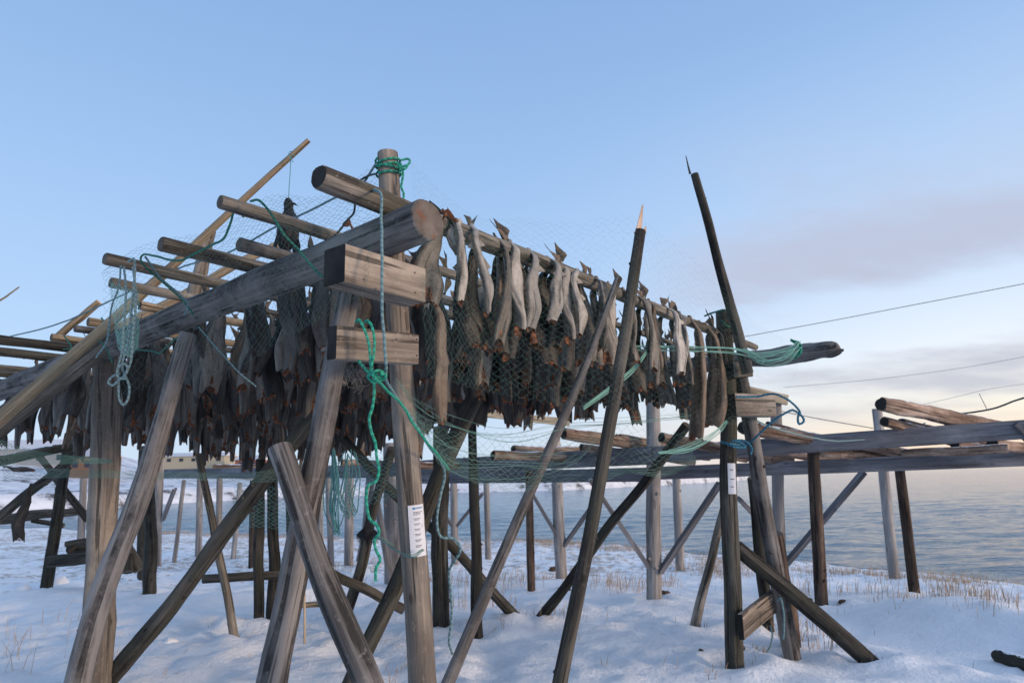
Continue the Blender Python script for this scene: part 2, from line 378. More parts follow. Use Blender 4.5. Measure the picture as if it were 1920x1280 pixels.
def box(mb, c, ax, ay, az, jit=0, mi=0, endmi=None):
    """centre + half-axis vectors; ax = grain direction; chamfered by inner bevel"""
    c, ax, ay, az = map(Vector, (c, ax, ay, az))
    lx, ly, lz = ax.length, ay.length, az.length; bv = min(.004, lx * .2, ly * .2, lz * .2)
    ex, ey, ez = ax / lx, ay / ly, az / lz
    n = max(1, int(lx * 2 / .1)); vs = []; sec = []
    for sy, sz in ((-1, -1), (1, -1), (1, 1), (-1, 1)):
        corners = [(ly, lz - bv), (ly - bv, lz)]
        if sy * sz > 0: corners.reverse()
        if (sy, sz) == (-1, -1): corners = [(ly, lz - bv), (ly - bv, lz)]
        if (sy, sz) == (1, -1): corners = [(ly - bv, lz), (ly, lz - bv)]
        if (sy, sz) == (1, 1): corners = [(ly, lz - bv), (ly - bv, lz)]
        if (sy, sz) == (-1, 1): corners = [(ly - bv, lz), (ly, lz - bv)]
        for y, z in corners: sec.append((sy * y, sz * z))
    m_ = len(sec); sd_ = random.uniform(0, 99)
    for i in range(n + 1):
        t = -1 + 2 * i / n
        for q, (y, z) in enumerate(sec):
            k = 1 + jit * noise.noise(Vector((sd_ + q // 2, t * 2, 0)))
            vs.append(c + ax * t + ey * y * k + ez * z * k)
    per = [0]
    for q in range(m_):
        a, b = sec[q], sec[(q + 1) % m_]; per.append(per[-1] + math.hypot(a[0] - b[0], a[1] - b[1]))
    fs = []; uv = []
    for i in range(n):
        x0, x1 = lx * 2 * i / n, lx * 2 * (i + 1) / n
        for q in range(m_):
            k = (q + 1) % m_
            fs.append([i * m_ + q, i * m_ + k, (i + 1) * m_ + k, (i + 1) * m_ + q])
            uv.append([(per[q], x0), (per[q + 1], x0), (per[q + 1], x1), (per[q], x1)])
    mb.add(vs, fs, uv, mi)
    e = mi if endmi is None else endmi
    mb.add(vs[:m_], [list(range(m_))[::-1]], [[sec[q] for q in range(m_)][::-1]], e)
    mb.add(vs[-m_:], [list(range(m_))], [[sec[q] for q in range(m_)]], e)
def beam(name, a, b, hw, hh, mat, parent=None, end=None, jit=.03, up=(0, 0, 1)):
    a, b = Vector(a), Vector(b); d = (b - a); up = Vector(up); s_ = d.cross(up).normalized(); u2 = s_.cross(d).normalized()
    mb = MB(); box(mb, (a + b) / 2, d / 2, s_ * hw, u2 * hh, jit, 0, 1 if end else None)
    return mb.build(name, [mat, end] if end else [mat], parent, origin=a, smooth=False)
def rope(name, pts, r, mat, label=None, cat='rope', parent=None, k=6, sag=0, wob=0, n=10, group=None, strands=True, extra=None):
    if strands: r *= .88
    wob = max(wob, .004 if strands else 0)
    mb = MB(); allp = [pts] + (extra or [])
    for pp in allp:
        q = catmull(pp, k)
        q = [p + Vector((noise.noise(p * 9) * wob, noise.noise(p * 9 + Vector((5, 5, 5))) * wob, noise.noise(p * 9 + Vector((9, 1, 5))) * wob)) for p in q]
        # resample, then lay three strands round the path
        ln = sum((q[i + 1] - q[i]).length for i in range(len(q) - 1))
        if strands and r > .0035:
            step = r * 1.1; out = []; acc = 0
            for i in range(len(q) - 1):
                seg = (q[i + 1] - q[i]).length; m_ = max(1, int(seg / step))
                for j in range(m_): out.append(q[i].lerp(q[i + 1], j / m_))
            out.append(q[-1]); T, U = frames(out); 
            for sct in range(3):
                path = []; d = 0
                for i, p in enumerate(out):
                    if i: d += (out[i] - out[i - 1]).length
                    a = d / (r * 7) * 2 * math.pi + sct * 2 * math.pi / 3
                    V = T[i].cross(U[i]); path.append(p + (U[i] * math.cos(a) + V * math.sin(a)) * r * .5)
                tube(mb, path, r * .56, 6)
        else: tube(mb, q, r, max(4, min(n, 6)), cap=0)
    o = mb.build(name, mat, parent, origin=pts[0])
    if label: tag(o, label, cat, group)
    return o
def px(lst, Y=None):
    o = []
    for q in lst:
        o.append(P(q[0], q[1], q[2] if len(q) > 2 else Y))
    return o

# ---------------------------------------------------------------- ground, water, far shore
shore_px = [(-900, 985), (-300, 985), (0, 985), (150, 988), (400, 1000), (700, 1006), (1000, 1010), (1150, 1018), (1300, 1032), (1450, 1042), (1600, 1050), (1750, 1062), (1920, 1085), (2300, 1150)]
shore = [PZ(x, y, -.30) for x, y in shore_px]
shore = [Vector((-60, shore[0].y, 0))] + shore + [Vector((14, 7, 0)), Vector((16, -5, 0)), Vector((16.5, -60, 0))]
def seg_sd(x, y):
    """signed distance seaward (+) of the shoreline polyline"""
    best = 1e9; sg = 1
    for a, b in zip(shore[:-1], shore[1:]):
        dx, dy = b.x - a.x, b.y - a.y; L2 = dx * dx + dy * dy
        t = max(0, min(1, ((x - a.x) * dx + (y - a.y) * dy) / L2))
        qx, qy = a.x + t * dx - x, a.y + t * dy - y; d = qx * qx + qy * qy
        if d < best:
            best = d; sg = 1 if (dx * (y - a.y) - dy * (x - a.x)) > 0 else -1
    return math.sqrt(best) * sg
def sm(t): t = max(0, min(1, t)); return t * t * (3 - 2 * t)
BASES = [(q.x, q.y) for q in (PZ(a, b, -.02) for a, b in [(1378, 1256), (1480, 1200), (1628, 1238), (1012, 1160), (1302, 1182), (1226, 1118), (1540, 1135), (1714, 1105), (827, 1182), (895, 1190), (968, 1158), (485, 1180), (441, 1200), (1441, 1185)])]
def gh(x, y):
    if abs(x) > 70 or y > 60 or y < -60: return -2.5 if (y > 20 or x > 0) else -.0
    d = seg_sd(x, y)
    z = -.30 * sm((y - 7.5) / 7) if x > -3 else -.30 * sm((y - 9) / 9)
    if x > 4: z -= .12 * sm((x - 4) / 6)
    if d > -.4: z -= 1.9 * sm((d + .4) / 3.0)
    v = Vector((x, y, 0))
    z += .075 * noise.noise(v * .45) + .05 * noise.noise(v * 1.3) + .022 * noise.noise(v * 3.7) + .010 * noise.noise(v * 9)
    if x < 1.5 and 3 < y < 9: z += .05 * max(0, noise.noise(Vector((x * 5.5, y * 5.5, 8))) - .05) + .02 * noise.noise(Vector((x * 14, y * 14, 1)))
    z -= .16 * max(0, noise.noise(Vector((x * 2.1, y * 2.1, 5))) - .12) * (1.0 if x < 0 else .35) - .03 * max(0, noise.noise(Vector((x * 5, y * 5, 2))) - .2) * 2
    for bx, by in BASES:
        q = (x - bx) ** 2 + (y - by) ** 2
        if q < .6:
            q = math.sqrt(q); z += .055 * math.exp(-((q - .30) / .13) ** 2) * (1 + .8 * noise.noise(Vector((x * 4, y * 4, 3)))) - .03 * math.exp(-(q / .15) ** 2)
    # drift ridge running right from the rack
    if x > 3 and 2 < y < 11:
        ax_, ay_, bx_, by_ = 3.9, 8.9, 6.3, 3.6; ux, uy = bx_ - ax_, by_ - ay_; ll_ = math.hypot(ux, uy); ux /= ll_; uy /= ll_
        al = (x - ax_) * ux + (y - ay_) * uy; d_ = (x - ax_) * -uy + (y - ay_) * ux + .12 * noise.noise(Vector((al * .9, 0, 7)))
        k_ = sm(al / 1.3)
        z += .26 * k_ * (math.exp(-(d_ / .42) ** 2) if d_ < 0 else math.exp(-(d_ / 1.6) ** 2))
    return z
def axis(lo, hi, fine_lo, fine_hi, step, grow=1.12):
    a = [fine_lo]
    while a[-1] < fine_hi: a.append(a[-1] + step)
    s_ = step
    while a[-1] < hi: s_ *= grow; a.append(a[-1] + s_)
    s_ = step; b = [fine_lo]
    while b[-1] > lo: s_ *= grow; b.append(b[-1] - s_)
    return b[:0:-1] + a
xs = axis(-3500, 3500, -9, 10, .08); ys = axis(-3500, 3500, 3, 15, .08)
vs = [(x, y, gh(x, y)) for y in ys for x in xs]; nx = len(xs)
fs = [(j * nx + i, j * nx + i + 1, (j + 1) * nx + i + 1, (j + 1) * nx + i) for j in range(len(ys) - 1) for i in range(nx - 1)]
me = bpy.data.meshes.new('ground'); me.from_pydata(vs, [], fs); me.polygons.foreach_set('use_smooth', [True] * len(fs))
s = NT('snow'); v = s.uv(1, 1, 'Object', False)
n1 = s.noise(v, 3.0, 8, .62); n2 = s.noise(v, 22, 5, .7); n3 = s.noise(v, .7, 3, .5)
# thin snow with dead grass and soil showing near the bank (its own patchy shape)
sp = s.n('ShaderNodeSeparateXYZ'); tc_ = s.n('ShaderNodeTexCoord'); s.l(tc_.outputs['Object'], sp.inputs[0])
bank = s.n('ShaderNodeMapRange'); s.l(sp.outputs[1], bank.inputs[0]); bank.inputs[1].default_value = 7.5; bank.inputs[2].default_value = 15
bank.inputs[3].default_value = 0.0; bank.inputs[4].default_value = .23
pt = s.math('ADD', s.noise(s.uv(1, 1, 'Object', False), 5.5, 8, .75), s.math('ADD', bank.outputs[0], s.math('MULTIPLY', s.math('SUBTRACT', n3, .5), .35)))
patch = s.ramp(pt, [(.72, 0.0), (.80, .8)])
col = s.ramp(n1, [(.3, (.80, .825, .86)), (.6, (.88, .895, .915))])
col = s.mix(patch, col, s.ramp(n2, [(.35, (.16, .11, .07)), (.65, (.46, .35, .24))]))
nb = s.bump(s.mix(.4, s.noise(v, 7, 6, .6), n2), .75, .06)
SNOW = s.out(col, .6, nb, .3)
s = NT('land_snow'); v = s.uv(1, 1, 'Object', False)
lk = s.noise(v, .22, 9, .75); FARS = s.out(s.ramp(lk, [(.40, (.10, .095, .09)), (.46, (.60, .62, .66)), (.62, (.82, .83, .85))]), .8)
me.materials.append(SNOW); go = bpy.data.objects.new('ground', me); C.objects.link(go); tag(go, kind='structure', label='snow covered shore with footprints and dry patches')
# water
s = NT('sea_water'); v = s.uv(1, 1, 'Object', False)
mp = s.n('ShaderNodeMapping'); s.l(v, mp.inputs[0]); mp.inputs['Scale'].default_value = (.45, 1.0, 1); mp.inputs['Rotation'].default_value = (0, 0, R(12))
a1 = s.noise(mp.outputs[0], .8, 6, .60, .6); a2 = s.noise(mp.outputs[0], .12, 3, .5); a3 = s.noise(mp.outputs[0], 5, 3, .6)
nb = s.bump(s.math('ADD', s.math('MULTIPLY', a1, .7), s.math('ADD', s.math('MULTIPLY', a3, .18), s.math('MULTIPLY', a2, .5))), .8, .4)
WATER = s.out((.035, .10, .155), .10, nb, .5); s.b.inputs['IOR'].default_value = 1.36
wxs = axis(-9000, 9000, -22, 34, .22, 1.045); wys = axis(-9000, 9000, 9, 48, .16, 1.035)
def wz(x, y):
    if y < 5 or y > 420 or abs(x) > 420: return 0.0
    u, v_ = x * .97 + y * .24, y * .97 - x * .24; k = max(0.0, 1 - y / 420)
    return k * (.085 * noise.noise(Vector((u * .22, v_ * .62, 0))) + .05 * noise.noise(Vector((u * .6, v_ * 1.5, 4))) + (.022 * noise.noise(Vector((u * 1.5, v_ * 3.2, 8))) if y < 60 else 0))
wv_ = [(x, y, wz(x, y)) for y in wys for x in wxs]; wn = len(wxs)
wf = [(b_ * wn + a_, b_ * wn + a_ + 1, (b_ + 1) * wn + a_ + 1, (b_ + 1) * wn + a_) for b_ in range(len(wys) - 1) for a_ in range(wn - 1)]
me = bpy.data.meshes.new('water'); me.from_pydata(wv_, [], wf); me.polygons.foreach_set('use_smooth', [True] * len(wf)); me.materials.append(WATER)
print('water', len(wv_))
wo_ = bpy.data.objects.new('water', me); wo_.location = (0, 0, -1.2); C.objects.link(wo_); tag(wo_, kind='structure', label='calm rippled sea')
# far shore
wl = [(-700, 1010), (-300, 985), (0, 968), (150, 960), (250, 948), (400, 940), (600, 932), (850, 924), (1060, 919), (1250, 909), (1350, 903), (1440, 897)]
wp = [PZ(x, y, -1.2) for x, y in wl]
hill = [18, 17, 16, 14, 11, 8, 3.2, .9, .5, .3, .1, 0]
vs = []; cols = 0
qs = [-3, 0, 1.5, 3, 5, 8, 12, 18, 26, 36, 50, 70, 95, 125, 160, 210, 280, 380]
for i in range(len(wp) - 1):
    for k in range(12):
        t = k / 12; p = wp[i].lerp(wp[i + 1], t); hl = hill[i] * (1 - t) + hill[i + 1] * t
        d = Vector((p.x, p.y, 0)).normalized(); cols += 1
        fade = 1 if i < len(wp) - 2 else 1 - t
        for q in qs:
            z = -1.2 - .6 + (1.6 + .9 * fade) * sm((q + 1.5) / 7) + hl * sm((q - 10) / 230)
            pp = p + d * q
            z += (.35 * noise.noise(pp * .25) + .9 * min(1, hl / 8) * noise.noise(pp * .06)) * min(1, max(0, q) / 5)
            vs.append((pp.x, pp.y, z))
n = len(qs)
fs = [(i * n + j, (i + 1) * n + j, (i + 1) * n + j + 1, i * n + j + 1) for i in range(cols - 1) for j in range(n - 1)]
me = bpy.data.meshes.new('far_shore'); me.from_pydata(vs, [], fs); me.polygons.foreach_set('use_smooth', [True] * len(fs)); me.materials.append(FARS)
o = bpy.data.objects.new('far_shore', me); C.objects.link(o); tag(o, kind='structure', label='low snowy land with dark rocks across the bay')

# ---------------------------------------------------------------- main drying rack
ZB, ZP = 2.66, 2.82
A0 = PZ(803, 412, ZB); B0 = PZ(190, 655, ZB); dAB = (B0 - A0).normalized()
a0 = PZ(597, 331, ZP); c0 = PZ(1400, 645, ZP); d1 = (c0 - a0).normalized()
nrm = Vector((d1.y, -d1.x, 0))         # horizontal normal facing the camera side
rack = thing('fish_drying_rack', 'big weathered log rack loaded with hanging dried fish in the foreground', 'drying rack', (A0.x, A0.y, 0))
def rlog(name, a, b, r0, r1, mat=WEATHER, end=END, **k): return log(name, a, b, r0, r1, mat, rack, end, **k)
beamAB = rlog('beam', A0, A0 + dAB * 10.2 + Vector((0, 0, -.05)), .088, .105, GREYLOG, ENDRED, bend=.006, lump=.05, n=24)
CE = PZ(1572, 651, ZB)
mb = MB(); q_ = [CE + Vector((0, 0, .012)), CE - Vector((0, 0, .0)) + dAB * .03, CE + dAB * .10, CE + dAB * .3, CE + dAB * .6] + [CE + dAB * k for k in (1, 2, 3, 4.5, 6, 8, 11)]
tube(mb, catmull(q_, 5), [float(np.interp(i, [0, 5, 10, 15, 20, 60], [.045, .062, .082, .085, .075, .10])) for i in range(5 * (len(q_) - 1) + 1)], 20, .30, 0, 3, 1, 4.0)
mb.build('beam', [GREYLOG, END], rack, autos=True)
mb = MB(); tube(mb, [CE - dAB * .04 + Vector((0, 0, -.03)), CE + dAB * .1 + Vector((0, 0, -.02)), CE + dAB * .3 + Vector((0, 0, -.01))], [.012, .035, .04], 8, .3, 0, 3, 0); mb.build('split_end', GREYLOG, rack)
poles = []
def line_s(e):
    p = PZ(e[0], e[1], ZP); M = np.array([[dAB.x, -d1.x], [dAB.y, -d1.y]])
    s_, t_ = np.linalg.solve(M, np.array([(p - A0).x, (p - A0).y])); return s_, t_, p
ends = [((597, 331), .054, WEATHER), ((412, 378), .031, WEATHER), ((448, 457), .036, GREYLOG), ((301, 457), .040, WEATHER), ((196, 485), .035, WEATHER), ((207, 530), .033, WEATHER),
        ((262, 572), .033, PALELOG), ((165, 603), .035, PALELOG), ((140, 616), .03, GREYLOG), ((96, 632), .034, PALELOG), ((-8, 636), .042, DARKLOG), ((-40, 655), .045, DARKLOG), ((-50, 684), .03, WEATHER), ((-120, 690), .04, DARKLOG), ((-200, 700), .04, DARKLOG)]
for i, (e, r, mt) in enumerate(ends):
    s_, t_, p = line_s(e)
    far = 4.62 + (.25 if i else 0) + random.uniform(0, .25)
    q = A0 + dAB * s_ + d1 * far; q.z = ZP
    if i: q += dAB * random.uniform(-.06, .06)
    else: q = c0 + d1 * .25
    rlog('pole', p, q, r, (.032 if i == 0 else r * .75), mt, ENDDARK if i == 0 else END, bend=.004, n=14)
    poles.append((p, q, r, (.032 if i == 0 else r * .75)))
def P0(a, b, za=None): return P(*a), P(*b)
def post(name, top, bot, r0, r1, mat, ground=True, end=END, **k):
    a, b = P(*top), P(*bot)
    if ground: b = toground(a, b)
    return rlog(name, a, b, r0, r1, mat, end, **k)
post('post', (726, 286, 2.98), (790, 1280, 3.12), .047, .066, TANLOG, n=20, bend=.004, lump=.05)
post('brace', (664, 500, 2.82), (508, 1280, 2.92), .044, .070, GREYLOG, n=20, bend=.006)
post('brace', (522, 838, 2.80), (690, 1290, 2.62), .047, .053, GREYLOG, n=20)
post('brace', (352, 625, 4.18), (152, 1280, 4.0), .052, .070, GREYLOG, n=18)
post('post', (203, 672, 5.42), (178, 1280, 5.7), .105, .115, TANLOG, n=20)
post('brace', (650, 700, 5.0), (205, 1270, 5.8), .062, .070, DARKLOG)
post('brace', (893, 735, 5.3), (685, 1215, 5.6), .066, .066, DARKLOG)
post('post', (826, 800, 7.3), (827, 1182, 7.75), .078, .095, DARKLOG)
post('post', (884, 760, 7.3), (895, 1190, 7.5), .046, .060, DARKLOG)
post('brace', (640, 818, 7.1), (968, 1158, 8.2), .045, .06, DARKLOG)
post('post', (489, 860, 7.6), (485, 1180, 7.9), .050, .058, DARKLOG)
post('post', (512, 850, 8.1), (510, 1140, 8.5), .06, .07, DARKLOG)
post('brace', (372, 850, 7.2), (441, 1200, 7.4), .036, .045, WEATHER)
post('post', (270, 840, 11), (266, 1070, 12.8), .07, .08, DARKLOG)
post('post', (281, 850, 9.6), (280, 1102, 11), .08, .1, DARKLOG)
post('brace', (735, 840, 6.6), (655, 1130, 7.4), .045, .06, DARKLOG)
# right A-frame
post('post', (1357, 583, 5.95), (1378, 1256, 6.0), .070, .074, DARKLOG, n=20, lump=.05)
post('brace', (1385, 690, 6.0), (1452, 1050, 6.3), .062, .074, GREYLOG)
post('brace', (1452, 1000, 6.42), (1482, 1200, 6.7), .075, .085, BARKPOST)
post('brace', (1412, 895, 6.9), (1441, 1185, 7.3), .055, .06, DARKLOG)
post('brace', (1380, 1025, 6.16), (1628, 1238, 6.3), .066, .075, DARKLOG, lump=.07)
post('brace', (1288, 796, 6.4), (1012, 1160, 8.2), .045, .055, DARKLOG)
post('brace', (1360, 940, 6.9), (1302, 1182, 7.6), .035, .052, WEATHER)
# planks that clamp the front A-frame
def plank(x, y, Yd, Ln, hgt, th, mat=PLANK, dirn=None, name='plank', jit=.02, tilt=0):
    d = Vector(dirn) if dirn else d1; nn_ = Vector((d.y, -d.x, 0)).normalized()
    tl = P(x, y, Yd); c = tl + d * Ln / 2 - nn_ * th / 2 - Vector((0, 0, hgt / 2))
    d = (d + Vector((0, 0, tilt))).normalized()
    mb = MB(); box(mb, c, d * Ln / 2, nn_ * th / 2, Vector((0, 0, hgt / 2)), jit, 0, 1)
    return mb.build(name, [mat, ENDDARK], rack, smooth=False), c
plank(648, 456, 2.50, .43, .152, .13)
plank(632, 602, 2.50, .425, .128, .055, tilt=.07)
plank(1392, 1152, 5.75, .95, .19, .045, dirn=(.62, .78, .10))
plank(1378, 737, 5.75, .42, .19, .12, dirn=(.93, .35, 0))
plank(1374, 677, 5.8, .28, .14, .15, mat=WEATHER, dirn=(.80, .6, .1))
# nails on the planks
nm = MB()
for (x, y) in [(685, 487), (678, 525), (775, 512), (660, 615), (740, 637), (780, 636), (652, 650), (780, 667), (700, 543), (776, 549)]:
    t_ = (x - 640) / 160 * .44; p = P(x, y, 2.50 + .79 * t_ - .0) + nrm * .0
    p0 = P(648, 456, 2.5); k = ((p - p0).dot(nrm)); p = P(x, y, p.y) - nrm * (k - .001)
    tube(nm, [p - nrm * .004, p + nrm * .0015], .004, 7, cap=2, capmi=0)
nm.build('nail_heads', WIRE, rack)
# low rails of the rack deep inside
rlog('rail', P(596, 1062, 7.0), P(757, 1142, 7.3), .045, .05, DARKLOG)
rlog('rail', P(380, 1085, 8.2), P(600, 1072, 8.4), .05, .05, DARKLOG)
rlog('rail', P(545, 1136, 7.5), P(650, 1128, 7.7), .03, .03, PALELOG)

# loose leaning poles (own things)
def pole_thing(name, a, b, r0, r1, mat, label, cat='pole', ground=True, end=END, **k):
    a, b = P(*a), P(*b)
    if ground: b = toground(a, b)
    o = log(name, a, b, r0, r1, mat, None, end, **k); return tag(o, label, cat)
# snapped pole with a pale splinter
a, b = P(1201, 432, 4.25), toground(P(1201, 432, 4.25), P(1052, 1280, 4.0))
t = thing('leaning_pole', 'dark thick leaning pole with a pale snapped splinter at its top', 'pole', b)
log('shaft', a, b, .036, .043, DARKLOG, t, SPLINT, lump=.08)
mb = MB(); dd = (a - b).normalized(); sv = Vector((1, .1, 0)).normalized(); fw = dd.cross(sv)
tri = lambda o, h, wd, lean: mb.add([o - sv * wd + fw * .012, o + sv * wd + fw * .012, o + sv * wd - fw * .012, o - sv * wd - fw * .012, o + dd * h + sv * lean - sv * wd * .2 + fw * .003, o + dd * h + sv * lean + sv * wd * .2 + fw * .003, o + dd * h + sv * lean + sv * wd * .2 - fw * .003, o + dd * h + sv * lean - sv * wd * .2 - fw * .003],
    [[0, 1, 5, 4], [1, 2, 6, 5], [2, 3, 7, 6], [3, 0, 4, 7], [4, 5, 6, 7]], [[(0, 0), (.03, 0), (.03, .2), (0, .2)]] * 5)
tri(a - dd * .02 - sv * .012, .21, .020, -.004); tri(a - dd * .02 + sv * .018, .05, .014, .012); tri(a - dd * .02 - sv * .03, .04, .01, 0); tri(a - dd * .02 + sv * .031, .03, .008, .004)
mb.build('splinter', SPLINT, t, smooth=False)
pole_thing('leaning_pole', (1160, 520, 4.05), (842, 1275, 3.75), .021, .038, GREYLOG, 'smooth grey leaning pole slanting from lower left under the fish', lump=.05)
pole_thing('leaning_pole', (1302, 326, 5.7), (1403, 700, 5.75), .034, .050, DARKLOG, 'tall thin dark pole rising highest above the right rack post', ground=False)
pole_thing('twig', (1286, 292, 5.7), (1294, 326, 5.7), .003, .010, DARKLOG, 'tiny dark twig sticking up from the tip of the tall thin pole', 'twig', ground=False, cap=0)
pole_thing('leaning_pole', (579, 263, 4.45), (8, 778, 4.7), .018, .078, PALELOG, 'long pale yellowish pole slanting up behind the pole ends at left', bend=.012, n=16)
pole_thing('leaning_log', (226, 618, 5.15), (-20, 815, 5.0), .085, .115, WEATHER, 'thick brown log crossing the lower left edge below the long pale pole')
pole_thing('leaning_pole', (545, 446, 6.2), (175, 640, 6.4), .035, .05, PALELOG, 'pale pole seen through the net behind the long slanting pole', ground=False)
pole_thing('stub_post', (395, 432, 5.3), (362, 560, 5.35), .042, .06, TANLOG, 'short pale stump of post standing up behind the left pole ends', 'post', ground=False)
pole_thing('leaning_pole', (186, 566, 7.2), (100, 640, 7.2), .035, .04, PALELOG, 'short pale pole with orange cut tip poking up left of the rack', ground=False, end=SPLINT)
pole_thing('thin_stick', (36, 538, 6), (-30, 585, 6), .006, .012, PALELOG, 'very thin pale stick tip at the far left edge against the sky', 'stick', ground=False)
pole_thing('thin_stick', (571, 1045, 4.6), (571, 1206, 4.7), .008, .008, PALELOG, 'thin pale upright stick between the two crossing front legs', 'stick', ground=False, n=6)

# ---------------------------------------------------------------- fish
def fish_proto(seed, L_, wide, skin, fin, bend=0, twist=0, gape=1.0, fins=True):
    """builds three meshes in local space: z=0 is the top of the pole, body hangs down on +Y side"""
    rnd = random.Random(seed); nr = 24; ns = 20
    def ctr(t):
        y = .012 + .050 * sm(t / .16) + .035 * math.sin(t * 3) * (1 if seed % 2 else -1)
        x = bend * math.sin(t * math.pi * .9) * L_ + .06 * noise.noise(Vector((seed, t * 2, 0)))
        z = .012 - t * (L_ + .012)
        return Vector((x, y, z))
    def half(t):
        pts_ = [(0, .026), (.06, .034), (.2, .058), (.4, .086), (.62, .112), (.78, .122), (.9, .112), (1, .096)]
        for (a, b), (c, d) in zip(pts_[:-1], pts_[1:]):
            if t <= c: return (b + (d - b) * sm((t - a) / (c - a)) * .5 + (d - b) * (t - a) / (c - a) * .5)
        return pts_[-1][1]
    body = MB(); vs = []; tw = twist
    def ringv(t, sc_=1, dz=0, ragged=0):
        out = []; w_ = half(t) * wide * sc_ * L_ / .5 * .5 / .5 * .5; c = ctr(t)
        for j in range(ns):
            th = 2 * math.pi * j / ns
            x = math.sin(th) * w_; y = -math.cos(th) * w_ * (.62 if t < .3 else .50)
            y = -y
            # belly slit fold on the +Y (outer) side
            if t > .35:
                g_ = math.exp(-(min(th, 2 * math.pi - th) / .38) ** 2) * sm((t - .35) / .3)
                y -= g_ * w_ * .42
            k = 1 + .26 * noise.noise(Vector((math.cos(th) * 1.5 + seed * 7, math.sin(th) * 1.5, t * 4))) + .16 * sm(t * 3) * noise.noise(Vector((math.cos(th) * 4.5 + seed * 5, math.sin(th) * 4.5, t * 2.5)))
            x *= k; y *= k
            a = tw * t + .8 * noise.noise(Vector((seed * 3, t * 1.5, 4)))
            x, y = x * math.cos(a) - y * math.sin(a), x * math.sin(a) + y * math.cos(a)
            z = dz
            if ragged:  # arched collar: long at the two sides, cut back in the middle
                z -= ragged * (abs(math.sin(th)) ** 1.5) * .55 * w_ * gape - ragged * rnd.uniform(-.02, .02) * .25
            out.append(c + Vector((x, y, z)))
        return out
    rings = [ringv(i / (nr - 1), 1, 0, 1 if i == nr - 1 else (.5 if i == nr - 2 else 0)) for i in range(nr)]
    for q in rings: vs += q
    fs = []; uv = []
    for i in range(nr - 1):
        for j in range(ns):
            k = (j + 1) % ns
            fs.append([i * ns + j, (i + 1) * ns + j, (i + 1) * ns + k, i * ns + k])
            a, b = j / ns, (j + 1) / ns; c, d = i / nr, (i + 1) / nr
            uv.append([(a, c), (a, d), (b, d), (b, c)])
    body.add(vs, fs, uv)
    body.add(rings[0] , [list(range(ns))], [[(0, 0)] * ns])
    if fins:  # stiff little fins left on the back and belly
        for (t0, t1, sgn, h) in ((.22, .34, -1, .035), (.42, .58, -1, .03), (.25, .38, 1, .03)):
            a, b = ctr(t0), ctr(t1); w0, w1 = half(t0) * wide * .3 * L_ / .5, half(t1) * wide * .3 * L_ / .5
            p0 = a + Vector((sgn * w0, 0, 0)); p1 = b + Vector((sgn * w1, 0, 0)); q = a.lerp(b, .8) + Vector((sgn * (w1 + h * rnd.uniform(.5, 1.2)), rnd.uniform(-.02, .02), 0))
            o_ = Vector((0, .002, 0)); body.add([p0 + o_, p1 + o_, q + o_, p0 - o_, p1 - o_, q - o_], [[0, 1, 2], [5, 4, 3], [0, 2, 5, 3], [1, 4, 5, 2]], [[(0, 0), (0, .1), (.1, .1)]] * 2 + [[(0, 0), (0, .1), (.1, .1), (.1, 0)]] * 2)
    # collar: lip and hollow going up inside
    col_ = MB(); inner = [rings[-1]]
    for k, (sc_, up) in enumerate(((.93, .004), (.80, .03), (.62, .07), (.35, .11))):
        c = sum(rings[-1], Vector()) / ns
        inner.append([c + (p - c) * sc_ + Vector((0, 0, up * L_ * 1.5)) for p in rings[-1]])
    vv = []
    for q in inner: vv += q
    fs = []; uv = []
    for i in range(len(inner) - 1):
        for j in range(ns):
            k = (j + 1) % ns; fs.append([i * ns + j, i * ns + k, (i + 1) * ns + k, (i + 1) * ns + j]); uv.append([(0, 0)] * 4)
    fs = [f[::-1] for f in fs]
    col_.add(vv, fs, uv); col_.add(inner[-1], [list(range(ns))[::-1]], [[(0, 0)] * ns])
    # ragged shreds of skin and bone at the neck cut
    for k in range(2):
        j = rnd.randrange(ns); p = rings[-1][j]; q = rings[-1][(j + 2) % ns]; tip = (p + q) / 2 + Vector((rnd.uniform(-.01, .01), rnd.uniform(-.01, .01), -rnd.uniform(.01, .035)))
        nn2 = Vector((0, .002, 0)); col_.add([p, q, tip, p + nn2, q + nn2, tip + nn2], [[0, 1, 2], [5, 4, 3], [0, 2, 5, 3], [1, 4, 5, 2]], [[(0, 0)] * 3] * 2 + [[(0, 0)] * 4] * 2)
    # tail fin: forked fan standing above the pole
    tf = MB(); hh = .085 * (L_ / .5) ** .5 * rnd.uniform(.45, 1.2); ww = .062 * rnd.uniform(.8, 1.3); asym = rnd.uniform(-.5, .5); fw = 9; vv = []
    lean = rnd.uniform(-.8, .8); curl = rnd.uniform(-.7, .7)
    for r in range(4):
        s_ = r / 3
        for c in range(fw):
            u = -1 + 2 * c / (fw - 1)
            h = (.02 + hh * (.34 + .66 * abs(u) ** 1.5 * (1 + asym * u))) * s_ * (1 + .10 * noise.noise(Vector((u * 6, seed, 0))))
            x = u * (.014 + (ww * .8 - .014) * s_ ** 1.5); y = .02 * math.sin(u * 3 + seed) * s_ + curl * .05 * s_ * s_
            vv.append(Vector((x + lean * h * .7, y, -.004 + h)))
    n0 = len(vv); vv += [p + Vector((0, .0035 * (1 - .6 * (i // fw) / 3), 0)) for i, p in enumerate(vv)]
    fs = []; uv = []
    for r in range(3):
        for c in range(fw - 1):
            a = r * fw + c; q = [a, a + 1, a + fw + 1, a + fw]; u4 = [(c / 9, r / 3), ((c + 1) / 9, r / 3), ((c + 1) / 9, (r + 1) / 3), (c / 9, (r + 1) / 3)]
            fs.append(q); uv.append(u4); fs.append([i + n0 for i in q][::-1]); uv.append(u4[::-1])
